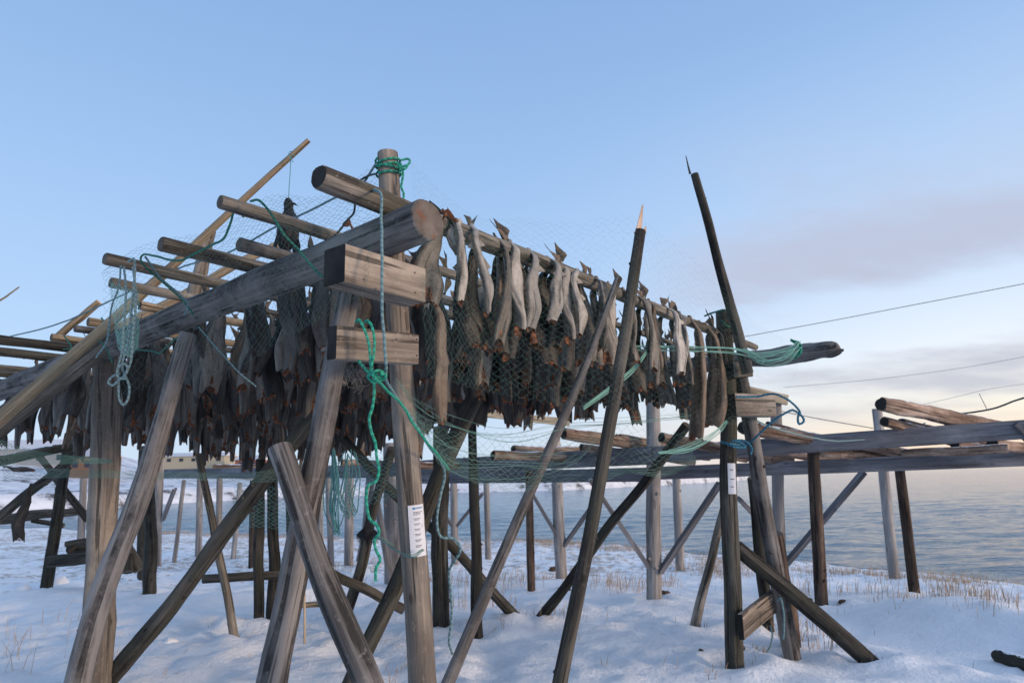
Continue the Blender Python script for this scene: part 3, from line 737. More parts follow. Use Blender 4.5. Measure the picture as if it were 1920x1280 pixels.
    for c in range(fw - 1):
        a = 3 * fw + c; fs.append([a, a + 1, a + 1 + n0, a + n0]); uv.append([(0, 0)] * 4)
    tf.add(vv, fs, uv)
    return body, col_, tf, skin, fin
protos = []
def make_proto(*a, **k):
    body, col_, tf, skin, fin = fish_proto(*a, **k)
    def me(mb, nm_, mt):
        o = mb.build(nm_, mt, None, origin=(0, 0, 0)); mesh = o.data; bpy.data.objects.remove(o); return mesh
    protos.append((me(body, 'fish_body', skin), me(col_, 'neck_opening', FLESH), me(tf, 'tail_fin', fin), a[1]))
specs = []
#            seed L   wide skin fin
for a in [(1, .42, 1.0, SK1, FIN2, .05), (2, .44, 1.05, SK1, FIN2, -.03), (3, .46, .85, SK2, FIN, .02), (4, .52, 1.0, SK2, FIN, -.04), (5, .55, .9, SK3, FIN, .03), (6, .60, 1.0, SK2, FIN, 0.02),
          (7, .50, 1.1, SK3, FIN, -.02), (8, .64, .95, SK3, FIN, .02), (9, .98, .72, SK4, FIN2, .0), (10, .30, 1.35, SK1, FIN, .06), (11, .44, .55, SK4, FIN2, .02), (12, .58, 1.15, SK2, FIN2, .03), (13, .48, .8, SK1, FIN, .09), (14, .5, .95, SK4, FIN2, -.08), (15, .54, .7, SK3, FIN, .1), (16, .46, 1.1, SK2, FIN, -.09)]:
    make_proto(a[0], a[1], a[2], a[3], a[4], bend=a[5] * 1.2, twist=random.uniform(-1.1, 1.1), gape=random.uniform(.7, 1.9))
NF = 0
def fish(pi, loc, rz, label, group, scale=(1, 1, 1), tilt=(0, 0), name='dried_fish', tail=True):
    global NF; NF += 1
    t = thing(name, label, 'fish', loc, group); t.rotation_euler = (tilt[0], tilt[1], rz); t.scale = scale
    for i, nm_ in enumerate(('body', 'neck_opening', 'tail_fin')):
        if i == 2 and not tail: continue
        o = bpy.data.objects.new(nm_, protos[pi][i]); C.objects.link(o); o.parent = t
    return t
# front pole: individually placed after the photograph  (px x, proto, side(+1 camera side), length scale, yaw jitter, look words)
GF = 'dried fish hanging on the front pole'
pA, qA, rA, rB = poles[0]
def pole_at(pl, x):
    p, q = pl[0], pl[1]; lo, hi = 0., 1.
    for _ in range(40):
        mid = (lo + hi) / 2
        if proj(p.lerp(q, mid))[0] < x: lo = mid
        else: hi = mid
    return p.lerp(q, lo), lo
base_az = math.atan2(-nrm.x, nrm.y)     # rotation that sends local +Y to nrm
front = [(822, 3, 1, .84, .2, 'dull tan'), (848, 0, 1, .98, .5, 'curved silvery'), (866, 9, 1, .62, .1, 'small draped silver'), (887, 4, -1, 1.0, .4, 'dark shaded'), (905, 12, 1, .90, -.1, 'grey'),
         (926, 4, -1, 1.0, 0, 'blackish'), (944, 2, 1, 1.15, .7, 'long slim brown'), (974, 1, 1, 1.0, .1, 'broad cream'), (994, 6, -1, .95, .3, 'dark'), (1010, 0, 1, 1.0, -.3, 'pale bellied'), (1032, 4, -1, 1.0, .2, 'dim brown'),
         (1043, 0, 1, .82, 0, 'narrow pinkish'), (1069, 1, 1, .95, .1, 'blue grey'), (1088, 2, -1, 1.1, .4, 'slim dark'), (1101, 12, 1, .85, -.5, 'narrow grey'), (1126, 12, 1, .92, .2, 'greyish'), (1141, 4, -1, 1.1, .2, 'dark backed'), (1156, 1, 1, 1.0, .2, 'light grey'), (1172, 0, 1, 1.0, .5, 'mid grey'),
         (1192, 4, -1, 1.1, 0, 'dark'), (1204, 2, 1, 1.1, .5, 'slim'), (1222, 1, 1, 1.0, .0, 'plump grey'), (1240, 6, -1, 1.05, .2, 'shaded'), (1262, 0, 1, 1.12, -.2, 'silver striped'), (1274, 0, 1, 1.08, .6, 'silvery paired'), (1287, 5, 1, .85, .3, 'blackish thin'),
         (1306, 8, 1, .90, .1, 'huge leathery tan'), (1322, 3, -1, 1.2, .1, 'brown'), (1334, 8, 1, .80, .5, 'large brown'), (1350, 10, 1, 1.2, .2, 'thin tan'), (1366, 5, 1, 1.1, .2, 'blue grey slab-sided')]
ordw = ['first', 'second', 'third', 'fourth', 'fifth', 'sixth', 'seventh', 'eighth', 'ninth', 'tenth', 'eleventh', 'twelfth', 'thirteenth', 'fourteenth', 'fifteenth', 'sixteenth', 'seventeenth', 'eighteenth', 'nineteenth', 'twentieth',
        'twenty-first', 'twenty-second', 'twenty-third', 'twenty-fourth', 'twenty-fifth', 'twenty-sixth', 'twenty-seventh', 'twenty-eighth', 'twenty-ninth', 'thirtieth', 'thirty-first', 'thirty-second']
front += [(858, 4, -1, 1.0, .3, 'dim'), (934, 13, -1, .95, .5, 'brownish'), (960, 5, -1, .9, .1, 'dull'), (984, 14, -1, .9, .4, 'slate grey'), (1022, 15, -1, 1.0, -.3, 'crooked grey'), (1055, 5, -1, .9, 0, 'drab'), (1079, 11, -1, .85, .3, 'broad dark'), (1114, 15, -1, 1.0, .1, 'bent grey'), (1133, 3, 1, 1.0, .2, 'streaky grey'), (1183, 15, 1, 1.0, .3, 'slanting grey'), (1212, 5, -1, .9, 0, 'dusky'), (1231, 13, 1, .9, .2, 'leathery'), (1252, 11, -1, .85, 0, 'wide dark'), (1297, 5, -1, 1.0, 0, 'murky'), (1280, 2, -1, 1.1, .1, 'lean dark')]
front.sort(key=lambda q: q[0]); TAILS = (866, 905, 926, 974, 1032, 1069, 1079, 1126, 1141, 1192, 1222, 1262, 1274, 1287, 1322, 1350)
ordw = ordw + ['thirty-' + q for q in ('third', 'fourth', 'fifth', 'sixth', 'seventh', 'eighth', 'ninth')] + ['fortieth'] + ['forty-' + q for q in ('first', 'second', 'third', 'fourth', 'fifth', 'sixth', 'seventh', 'eighth')]
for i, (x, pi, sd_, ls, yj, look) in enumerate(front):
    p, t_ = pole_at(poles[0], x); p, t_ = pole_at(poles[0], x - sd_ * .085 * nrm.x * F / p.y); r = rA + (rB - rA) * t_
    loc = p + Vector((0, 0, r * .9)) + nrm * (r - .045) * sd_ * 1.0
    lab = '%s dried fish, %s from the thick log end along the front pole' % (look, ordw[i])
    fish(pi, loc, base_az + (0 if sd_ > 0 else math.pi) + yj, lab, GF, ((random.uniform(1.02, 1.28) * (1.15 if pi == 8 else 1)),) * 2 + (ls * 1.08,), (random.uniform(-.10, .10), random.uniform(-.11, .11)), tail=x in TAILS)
# the other poles
job = []
GI = 'dried fish hanging in the rows behind the front pole'
rows = ['second', 'third', 'fourth', 'fifth', 'sixth', 'seventh', 'eighth', 'ninth', 'tenth', 'eleventh', 'twelfth', 'thirteenth', 'fourteenth', 'fifteenth']
cnt = [24, 22, 22, 21, 20, 20, 19, 19, 18, 17, 18, 16, 15, 14]
for k, pl in enumerate(poles[1:]):
    p, q, r0, r1 = pl
    s_ = (p - A0).dot(d1) / 1.0
    Lp = (q - p).length
    # start just past the crossing beam
    over = 0
    rel = p - A0; M = np.array([[dAB.x, -d1.x], [dAB.y, -d1.y]]); _, tt = np.linalg.solve(M, np.array([rel.x, rel.y])); st = max(.05, tt + .17)
    en = Lp - .45
    m_ = cnt[k] if k < len(cnt) else 14
    m_ = int((en - st) / (.112 if k < 3 else .128)); order = []
    for i in range(m_):
        d = st + (en - st) * (i + random.uniform(.1, .9)) / m_
        side_ = 1 if i % 2 else -1
        r = r0 + (r1 - r0) * d / Lp
        loc = p + d1 * d + Vector((0, 0, r * .9)) + nrm * (r - .04) * side_
        pi = random.choice([2, 3, 4, 4, 5, 5, 6, 6, 7, 4, 11, 13, 14, 15, 15, 3, 12 if random.random() < .5 else 14])
        far_ = loc.y / 10
        job.append((loc.length, pi, loc, base_az + (0 if side_ > 0 else math.pi) + random.uniform(-.9, .9), i, k, (random.uniform(.85, 1.25), random.uniform(.9, 1.4), random.uniform(.9, 1.2) + (.62 if loc.x < -1.2 else .05) * max(0, far_ - .35) * random.uniform(.5, 1.5)), (random.uniform(-.09, .09), random.uniform(-.09, .09))))
job.sort(key=lambda q: q[0])
NI = 249
for (_, pi, loc, rz, i, k, sc3, tl) in job[:NI]:
    fish(pi, loc, rz, 'dried headless fish, %s from the thick near beam on the %s pole back' % (ordw[min(i, len(ordw) - 1)], rows[k]), GI, sc3, tl)
rest = job[NI:]
V_ = []; F_ = []; M_ = []; off = 0; mats_ = [SK2, SK3, SK4, FLESH, FIN, FIN2, SK1]
for (_, pi, loc, rz, i, k, sc3, tl) in rest:
    mt = Matrix.LocRotScale(loc, Matrix.Rotation(rz, 3, 'Z') @ Matrix.Rotation(tl[0], 3, 'X'), Vector(sc3))
    for q in range(3):
        me_ = protos[pi][q]; n_ = len(me_.vertices); co = np.empty(n_ * 3); me_.vertices.foreach_get('co', co); co = co.reshape(-1, 3)
        A_ = np.array(mt); co = co @ A_[:3, :3].T + A_[:3, 3]; V_ += co.tolist(); mi_ = mats_.index(me_.materials[0])
        for pl_ in me_.polygons: F_.append([v_ + off for v_ in pl_.vertices]); M_.append(mi_)
        off += n_
UVs = []
for (_, pi, loc, rz, i, k, sc3, tl) in rest:
    for q in range(3):
        me_ = protos[pi][q]; a_ = np.empty(len(me_.loops) * 2); me_.uv_layers[0].data.foreach_get('uv', a_); UVs.append(a_)
me = bpy.data.meshes.new('dried_fish_mass'); me.from_pydata(V_, [], F_)
for q in mats_: me.materials.append(q)
me.polygons.foreach_set('material_index', M_); me.polygons.foreach_set('use_smooth', [True] * len(F_)); me.uv_layers.new(name='UVMap').data.foreach_set('uv', np.concatenate(UVs))
o = bpy.data.objects.new('dried_fish_mass', me); C.objects.link(o); tag(o, 'shaggy dark mass of dried fish packed at the far side of the rack', 'fish', kind='stuff')
# strays
fish(4, P(60, 908, 4.6), 1.2, 'lone dark fish hanging low from the green net at the left edge', None, (.62, .62, .62), (0, .05), tail=False)
fish(3, P(12, 874, 4.3), 0, 'small brown fish lying sideways in the green net at the left edge', None, (.32, .32, .30), (0, R(-82)), tail=True)
fish(8, P(812, 565, 3.05), base_az - .3, 'long reddish brown fish hanging alone just right of the planks', None, (.6, .6, .55), (0, .04))
# two more scraps of fish on top of the beam
def scrap(x, y, Y, s_, label, mat=FLESH):
    mb = MB(); c = P(x, y, Y); vv = []; rnd = random.Random(int(x))
    n_ = 7
    for j in range(n_):
        u = j / (n_ - 1); a = Vector((u - .5, 0, .25 * math.sin(u * 5) + rnd.uniform(-.12, .12))) * s_
        h = s_ * (.32 * math.sin(math.pi * min(1, u + .08)) + .05)
        vv += [c + a + Vector((0, .004 + .1 * s_ * math.sin(u * 4), -h * .4)), c + a + Vector((0, -.004 + .1 * s_ * math.sin(u * 4), -h * .4)), c + a + Vector((0, -.003, h)), c + a + Vector((0, .003, h))]
    fs = []
    for j in range(n_ - 1):
        for k in range(4): fs.append([j * 4 + k, j * 4 + (k + 1) % 4, (j + 1) * 4 + (k + 1) % 4, (j + 1) * 4 + k])
    fs += [[3, 2, 1, 0], [(n_ - 1) * 4 + k for k in range(4)]]
    mb.add(vv, fs, [[(0, 0), (.1, 0), (.1, .1), (0, .1)]] * len(fs)); tag(mb.build('fish_scrap', mat, None), label, 'fish scrap')
scrap(845, 408, 2.85, .07, 'curled red brown scrap of dried fish on the front log end')
scrap(833, 400, 2.95, .04, 'tiny reddish scrap standing behind the front log end')
scrap(655, 424, 3.3, .07, 'pale brown tail scrap poking above the thick beam')

# ---------------------------------------------------------------- dead birds
def bird(name, top, Y, size, label, rz=0, spread=.5, string=None):
    base = P(*top, Y); t = thing(name, label, 'bird', base)
    prof = [(0, .030), (.04, .055), (.09, .072), (.15, .070), (.21, .075), (.28, .105), (.38, .155), (.50, .175), (.62, .160), (.74, .11), (.86, .045), (1.0, .012)]
    mb = MB(); ns = 20; vs = []
    for i, (tt, r) in enumerate(prof):
        for j in range(ns):
            th = 2 * math.pi * j / ns; k = 1 + .22 * noise.noise(Vector((math.cos(th) * 2, math.sin(th) * 2, tt * 9)))
            vs.append(base + Vector((math.cos(th) * r * k + .03 * math.sin(tt * 4), math.sin(th) * r * k * .85, -tt)) * size)
    fs = []; uv = []
    for i in range(len(prof) - 1):
        for j in range(ns):
            k = (j + 1) % ns; fs.append([i * ns + j, i * ns + k, (i + 1) * ns + k, (i + 1) * ns + j][::-1]); uv.append([(j / ns, prof[i][0]), ((j + 1) / ns, prof[i][0]), ((j + 1) / ns, prof[i + 1][0]), (j / ns, prof[i + 1][0])][::-1])
    mb.add(vs, fs, uv); mb.add(vs[:ns], [list(range(ns))], [[(0, 0)] * ns])
    rnd = random.Random(3)
    for k in range(70):   # ruffled feather tips
        tt = rnd.uniform(.12, .9); th = rnd.uniform(0, 6.28); r = np.interp(tt, [q[0] for q in prof], [q[1] for q in prof])
        o = base + Vector((math.cos(th) * r * .9 + .03 * math.sin(tt * 4), math.sin(th) * r * .8, -tt)) * size; d = Vector((math.cos(th) * .6, math.sin(th) * .6, -1)).normalized(); sv = d.cross(Vector((math.cos(th), math.sin(th), .1))).normalized()
        l_ = rnd.uniform(.06, .13) * size; w_ = .016 * size; n_ = d.cross(sv) * .002
        mb.add([o - sv * w_ * .5, o + sv * w_ * .5, o + d * l_ * .6 + sv * w_ * .6, o + d * l_, o + d * l_ * .6 - sv * w_ * .6], [[0, 1, 2, 3, 4]], [[(0, 0), (.1, 0), (.1, .2), (.05, .3), (0, .2)]])
    mb.build('body', FEATH, t)
    bk = MB(); tube(bk, [base + Vector((.06, 0, -.08)) * size, base + Vector((.11, -.01, -.095)) * size, base + Vector((.155, -.01, -.125)) * size], [.024 * size, .017 * size, .003 * size], 8); bk.build('beak', BEAK, t)
    for sx in (-1, 1):
        wm = MB()
        sh = base + Vector((sx * .085, -.03, -.34)) * size
        for k in range(8):   # long flight feathers hanging down, layered
            a = (.10 + spread * .09 * k) * sx; l_ = (.62 - .035 * k) * size
            d = Vector((math.sin(a), -.05 + .02 * k, -math.cos(a))); sv = Vector((math.cos(a), 0, math.sin(a))); o = sh + Vector((0, .006 * k, -.01 * k)) * size
            w_ = .034 * size; t2 = Vector((0, .0025, 0))
            q = [o - sv * w_ * .4, o + sv * w_ * .4, o + d * l_ * .5 + sv * w_ * .55, o + d * l_ * .9 + sv * w_ * .4, o + d * l_, o + d * l_ * .9 - sv * w_ * .4, o + d * l_ * .5 - sv * w_ * .55]
            n_ = len(q); fs = [list(range(n_)), [i + n_ for i in range(n_)][::-1]] + [[i, i + n_, (i + 1) % n_ + n_, (i + 1) % n_] for i in range(n_)]
            wm.add(q + [p + t2 for p in q], fs, [[(0, 0)] * len(f) for f in fs])
        wm.build('wing', FEATH, t, smooth=False)
        lg = MB(); hp = base + Vector((sx * .04, -.03, -.72)) * size; kn = hp + Vector((sx * .05 + .06, -.02, -.10)) * size; ft = kn + Vector((sx * .03 + .04, -.02, -.12)) * size
        tube(lg, [hp, kn, ft], [.012 * size, .008 * size, .007 * size], 6)
        for a in (-.6, 0, .6): tube(lg, [ft, ft + Vector((math.sin(a) * .05 + .02, -.02, -.05)) * size], [.006 * size, .002 * size], 5)
        lg.build('leg', BEAK, t)
    return t
bird('dead_crow', (540, 372), 4.42, .46, 'black dead crow hanging upright on a string behind the left poles', spread=.35)
bird('dead_crow', (690, 962), 2.72, .125, 'small ragged black bird carcass tangled in the hanging green rope', spread=1.2)
rope('string', px([(546, 290, 4.42), (544, 330, 4.42), (541, 374, 4.42)]), .003, NETT, 'thin teal string that hangs the black crow from the pale pole tip', 'string', extra=[px([(546, 290, 4.38), (552, 292, 4.45), (547, 284, 4.48), (541, 289, 4.42), (550, 304, 4.41)])])

# ---------------------------------------------------------------- ropes
def wrap(c, ax, r, turns, pitch, n=14, start=0):
    ax = Vector(ax).normalized(); u = ax.orthogonal().normalized(); v = ax.cross(u); c = Vector(c)
    return [c + (u * math.cos(start + 2 * math.pi * i / n) + v * math.sin(start + 2 * math.pi * i / n)) * r + ax * pitch * i / n for i in range(int(turns * n) + 1)]
pc = P(728, 318, 2.98); pax = (P(790, 1280, 3.12) - P(726, 286, 2.98)).normalized()
pc = P(726, 286, 2.98) + pax * .02
mb_pts = wrap(pc + pax * .015, pax + Vector((.10, 0, .0)), .057, 2.0, .022)
rope('rope', mb_pts, .0065, RGREEN, 'bright green rope wound round the top of the tall front post', k=2,
     extra=[wrap(pc + pax * .055, pax + Vector((-.22, 0, 0)), .058, 1.1, .01), wrap(pc + pax * .085, pax, .056, 1.0, .01),
            px([(752, 300, 2.93), (765, 298, 2.94), (767, 306, 2.93), (755, 312, 2.92), (742, 305, 2.92), (757, 318, 2.92), (764, 309, 2.93)]),
            px([(752, 310, 2.94), (756, 330, 2.94), (753, 350, 2.94), (758, 362, 2.94), (756, 378, 2.94)])])
rope('rope', px([(706, 306, 2.94), (690, 330, 3.0), (675, 345, 3.05), (610, 380, 3.3), (505, 432, 3.8), (430, 472, 4.2), (330, 505, 4.6), (215, 560, 5.0), (115, 605, 5.6), (30, 628, 6.2), (-30, 640, 6.6)]), .007, RTEAL, 'grey teal line running from the tall post top down to the left edge')
rope('rope', px([(706, 326, 2.94), (686, 332, 2.98), (668, 348, 3.05), (664, 395, 3.1), (650, 415, 3.2), (630, 440, 3.25), (610, 452, 3.2), (560, 475, 3.3)]), .0065, RDARK, 'dark line tied from the post top down behind the thick front pole')
rope('rope', px([(697, 357, 2.80), (706, 357, 2.72), (714, 366, 2.62), (716, 400, 2.60), (715, 450, 2.52), (716, 500, 2.47), (716, 560, 2.47), (718, 610, 2.50), (723, 680, 2.50), (724, 712, 2.62), (745, 745, 2.8), (765, 772, 2.86), (790, 815, 2.9), (815, 850, 3.0), (833, 885, 3.1), (826, 930, 3.1), (820, 970, 3.1), (826, 1005, 3.1), (850, 1008, 3.12), (862, 1028, 3.12), (852, 1052, 3.15), (842, 1075, 3.2), (846, 1140, 3.25), (842, 1200, 3.3), (848, 1226, 3.35)]), .0072, RTEAL, 'long grey teal rope hanging over the thick front pole down past both planks', wob=.006)
rope('rope', px([(668, 604, 2.58), (674, 600, 2.50), (682, 615, 2.49), (690, 640, 2.49), (694, 665, 2.49), (697, 690, 2.50), (702, 705, 2.5), (712, 704, 2.5), (718, 698, 2.52), (708, 694, 2.5), (700, 700, 2.48), (706, 712, 2.49), (735, 740, 2.66), (760, 768, 2.80), (772, 790, 2.85), (800, 828, 2.9), (822, 852, 2.95), (840, 880, 3.05)]), .0068, RGREEN, 'green rope looped over the lower plank and knotted beneath it', k=5,
     extra=[px([(684, 604, 2.56), (690, 601, 2.50), (697, 612, 2.49), (701, 640, 2.49), (700, 668, 2.49), (696, 692, 2.5), (704, 702, 2.52), (716, 712, 2.51), (722, 703, 2.5), (712, 700, 2.48)]),
            px([(670, 672, 2.6), (684, 690, 2.55), (700, 704, 2.5), (716, 710, 2.52), (700, 716, 2.5), (690, 704, 2.52), (706, 700, 2.47)])])
rope('rope', px([(700, 706, 2.55), (701, 740, 2.55), (698, 765, 2.56), (692, 785, 2.56), (696, 810, 2.57), (703, 830, 2.57), (705, 855, 2.58), (710, 880, 2.58), (705, 900, 2.58), (690, 910, 2.58), (686, 935, 2.6), (688, 960, 2.6), (694, 976, 2.6), (705, 985, 2.6), (710, 1000, 2.6), (702, 1012, 2.62), (704, 1030, 2.62), (712, 1048, 2.63), (704, 1065, 2.63), (704, 1090, 2.63)]), .0068, RGREEN, 'dangling wavy green rope tail below the knot under the planks', wob=.004)
rope('rope', px([(470, 378, 2.86), (480, 374, 2.80), (492, 380, 2.80), (508, 400, 2.85), (530, 435, 2.85), (555, 462, 2.85), (580, 492, 2.75), (600, 515, 2.70), (620, 524, 2.68), (636, 540, 2.66)]), .0068, RGREEN2, 'dark green rope falling from the second pole across the thick beam')
rope('rope', px([(437, 398, 2.95), (430, 425, 3.0), (415, 450, 3.1), (390, 462, 3.2), (350, 484, 3.3), (325, 488, 3.35), (290, 480, 3.5), (268, 478, 3.55), (266, 492, 3.6), (300, 525, 3.8), (340, 560, 3.95), (362, 590, 3.95)]), .0068, RGREEN2, 'dark green rope snaking between the left pole ends')
rope('rope', px([(273, 482, 3.55), (300, 520, 3.8), (335, 550, 4.0), (352, 570, 3.95), (345, 592, 3.95)]), .007, RTEAL, 'short grey rope slanting from the left pole ends to the beam')
rope('rope', px([(227, 498, 3.6), (222, 540, 3.6), (208, 580, 3.65), (200, 640, 3.7), (180, 670, 3.75)]), .006, RTEAL, 'slack grey rope hanging left of the pale coiled rope')
rope('rope', px([(240, 490, 3.55), (252, 486, 3.5), (252, 520, 3.55), (247, 580, 3.6), (240, 640, 3.6), (232, 670, 3.6), (230, 690, 3.6), (236, 705, 3.6), (243, 725, 3.6), (240, 748, 3.6), (231, 758, 3.6), (224, 745, 3.6), (223, 715, 3.6), (222, 690, 3.6), (228, 660, 3.6), (232, 620, 3.6), (236, 560, 3.6), (233, 500, 3.62)]), .0075, RPALE, 'pale aqua rope coil hanging in loops from the left pole ends',
     extra=[px([(226, 700, 3.58), (212, 706, 3.58), (204, 716, 3.58), (212, 722, 3.58), (224, 712, 3.57), (236, 702, 3.57), (240, 688, 3.57), (232, 682, 3.57), (222, 690, 3.56), (222, 708, 3.56), (238, 710, 3.56)]),
            px([(248, 500, 3.58), (255, 560, 3.58), (250, 620, 3.58), (246, 675, 3.58), (238, 700, 3.58)])])
rope('rope', px([(255, 655, 4.6), (285, 658, 4.5), (300, 662, 4.4), (318, 645, 4.3), (335, 630, 4.2)]), .006, RGREEN2, 'short green rope sagging under the thick beam left of the front leg')
rope('rope', px([(190, 596, 4.9), (196, 606, 4.85), (196, 622, 4.85), (184, 632, 4.9), (200, 655, 4.8), (212, 682, 4.8)]), .007, RGREEN2, 'green lashing round the pale cut pole at the left', extra=[px([(120, 628, 5.3), (128, 640, 5.25), (134, 652, 5.2), (118, 655, 5.2)])])
rope('rope', px([(372, 612, 3.95), (400, 645, 3.9), (450, 700, 3.85), (480, 725, 3.9)]), .005, RTEAL, 'straight thin teal cord slanting across the shaded fish at left')
rope('rope', px([(1352, 828, 5.78), (1372, 832, 5.72), (1400, 833, 5.85), (1425, 812, 5.7), (1455, 785, 5.6), (1480, 770, 5.55), (1490, 770, 5.55), (1504, 780, 5.55), (1507, 790, 5.55), (1498, 794, 5.55), (1496, 782, 5.55), (1500, 772, 5.55), (1488, 758, 5.55), (1470, 745, 5.55), (1450, 738, 5.6), (1420, 743, 5.65), (1380, 744, 5.6)]), .011, RBLUE, 'blue rope looping out from the right post with a small end loop',
     extra=[px([(1352, 828, 5.8), (1366, 832, 5.76), (1380, 838, 5.76), (1398, 838, 5.8), (1385, 828, 5.78), (1372, 826, 5.78), (1396, 826, 5.8), (1410, 840, 5.85), (1408, 852, 5.85)])])
rope('rope', px([(1320, 592, 5.9), (1335, 586, 5.85), (1348, 584, 5.8), (1358, 582, 5.8), (1370, 586, 5.85), (1374, 600, 5.9), (1366, 612, 5.86), (1352, 600, 5.8)]), .010, RGREEN2, 'green rope tied on the right rack post top', wob=.01)
rope('rope', px([(1458, 1126, 6.0), (1464, 1122, 5.95), (1468, 1140, 5.95), (1470, 1170, 5.98), (1468, 1198, 6.0)]), .010, RTEAL, 'teal rope hung over the low plank of the right A-frame', extra=[px([(1444, 1172, 6.4), (1448, 1190, 6.4), (1444, 1212, 6.4), (1436, 1222, 6.4)])])
rope('rope', px([(1390, 772, 5.9), (1440, 798, 6.6), (1500, 815, 7.5), (1560, 826, 8.2), (1620, 824, 8.4), (1670, 815, 8.5), (1715, 800, 8.6), (1735, 793, 8.6)]), .011, RPALE, 'pale green line sagging along the far timber beam at right')
rope('cable', px([(1772, 772, 8.7), (1810, 774, 8.6), (1860, 766, 8.3), (1900, 752, 8.0), (1945, 738, 7.8)]), .013, RDARK, 'dark teal cable leaving the right edge above the bark log', 'cable')
rope('rope', px([(655, 870, 5), (652, 930, 5), (640, 980, 5), (622, 1005, 5)]), .005, RTEAL, 'thin teal strand among the hanging net bunch between the front legs')
# snags of wire on the horizon of ropes
def wire(pts, r, mat, label):
    o = rope('overhead_wire', px(pts), r, mat, label, 'wire', strands=False, k=5)
wire([(1395, 631, 14), (1560, 601, 13.6), (1700, 574, 13.2), (1930, 530, 12.6)], .0065, WIRE, 'upper dark overhead wire climbing to the right edge of the sky')
wire([(1470, 726, 30), (1640, 711, 29), (1800, 690, 28), (1930, 667, 27)], .008, WIREL, 'faint middle wire crossing the pale sky at right')
wire([(1700, 765, 30), (1800, 742, 29), (1850, 730, 28), (1930, 718, 28)], .007, WIREL, 'lowest faint wire above the dark cable at right')
wire([(1425, 762, 14), (1520, 782, 14), (1640, 803, 14)], .008, WIRE, 'short sagging wire behind the blue rope')
wire([(1836, 738, 9), (1850, 766, 8.6)], .004, WIRE, 'tiny wire link between the faint wire and dark cable')

# ---------------------------------------------------------------- nets
def net(name, rows_, nx_, ny_, r, mat, label, jit=.45, seed=1, sagz=0, ytoss=.03):
    """rows_: control rows of (px,py,Y); diamond mesh of twine laid over them"""
    G = [px(q) for q in rows_]; G = [catmull(q, 8) for q in G]; nc = len(G[0])
    cols_ = [catmull([G[r2][c] for r2 in range(len(G))], 8) for c in range(nc)] if len(G) > 2 else [[G[0][c].lerp(G[1][c], k / 8) for k in range(9)] for c in range(nc)]
    nr2 = len(cols_[0])
    def S(u, v):
        a = u * (nc - 1); i = min(int(a), nc - 2); fa = a - i; b = v * (nr2 - 1); j = min(int(b), nr2 - 2); fb = b - j
        p = cols_[i][j].lerp(cols_[i + 1][j], fa).lerp(cols_[i][j + 1].lerp(cols_[i + 1][j + 1], fa), fb)
        q = p * 2.3 + Vector((seed * 7, 0, 0)); return p + Vector((0, noise.noise(q) * ytoss * 2, noise.noise(q + Vector((0, 9, 0))) * ytoss))
    rnd = random.Random(seed); V = {}
    for i in range(nx_ + 1):
        for j in range(ny_ + 1):
            if (i + j) % 2 == 0:
                V[i, j] = S(min(1, max(0, (i + rnd.uniform(-jit, jit)) / nx_)), min(1, max(0, (j + rnd.uniform(-jit, jit)) / ny_)))
    mb = MB()
    for (i, j), p in V.items():
        for di in (-1, 1):
            q = V.get((i + di, j + 1))
            if q is None or rnd.random() < .02: continue
            d = (q - p)
            if d.length < 1e-5: continue
            d.normalize(); u = d.orthogonal().normalized() * r; v = d.cross(u)
            mid = (p + q) / 2 - Vector((0, 0, (q - p).length * .07))
            for a, b in ((p, mid), (mid, q)):
                vs = [a + u, a - u * .5 + v * .87, a - u * .5 - v * .87, b + u, b - u * .5 + v * .87, b - u * .5 - v * .87]
                mb.add(vs, [[0, 1, 4, 3], [1, 2, 5, 4], [2, 0, 3, 5]], [[(0, 0)] * 4] * 3)
    o = mb.build(name, mat, None, smooth=False); return tag(o, label, 'net')
def yA(x, off=.22):
    p, _ = pole_at(poles[0], max(640, min(1440, x))); return p.y - off
net('bird_net', [[(770, 305, 2.9), (850, 372, 3.0), (925, 408, 3.3), (1060, 413, 3.8), (1195, 410, 4.25), (1300, 480, 4.9), (1420, 600, 5.5), (1500, 650, 5.7)],
                 [(775, 420, 2.65), (850, 470, 2.75), (930, 500, 3.1), (1060, 530, 3.6), (1195, 560, 4.2), (1300, 600, 4.8), (1410, 650, 5.3), (1500, 690, 5.5)],
                 [(790, 560, 2.6), (850, 580, 2.7), (930, 610, 3.0), (1060, 640, 3.5), (1180, 660, 4.1), (1290, 690, 4.7), (1400, 710, 5.2), (1480, 730, 5.4)],
                 [(800, 700, 2.7), (860, 720, 2.8), (930, 740, 3.0), (1060, 760, 3.4), (1180, 770, 4.0), (1280, 790, 4.6), (1380, 800, 5.1), (1430, 800, 5.3)]],
    100, 56, .00026, NETG, 'fine green net veil hanging over the front row of fish')
net('bird_net', [[(772, 745, 2.9), (850, 790, 3.1), (960, 815, 3.5), (1060, 805, 4.0), (1180, 790, 4.4), (1290, 800, 4.9)],
                 [(790, 800, 2.95), (860, 850, 3.1), (960, 880, 3.5), (1060, 880, 4.0), (1180, 870, 4.4), (1300, 850, 4.9)],
                 [(830, 880, 3.0), (880, 890, 3.1), (960, 915, 3.5), (1060, 920, 4.0), (1180, 895, 4.4), (1310, 870, 4.9)]],
    70, 20, .0006, NETG, 'sagging belly of fine green net below the front fish', seed=3, ytoss=.08)
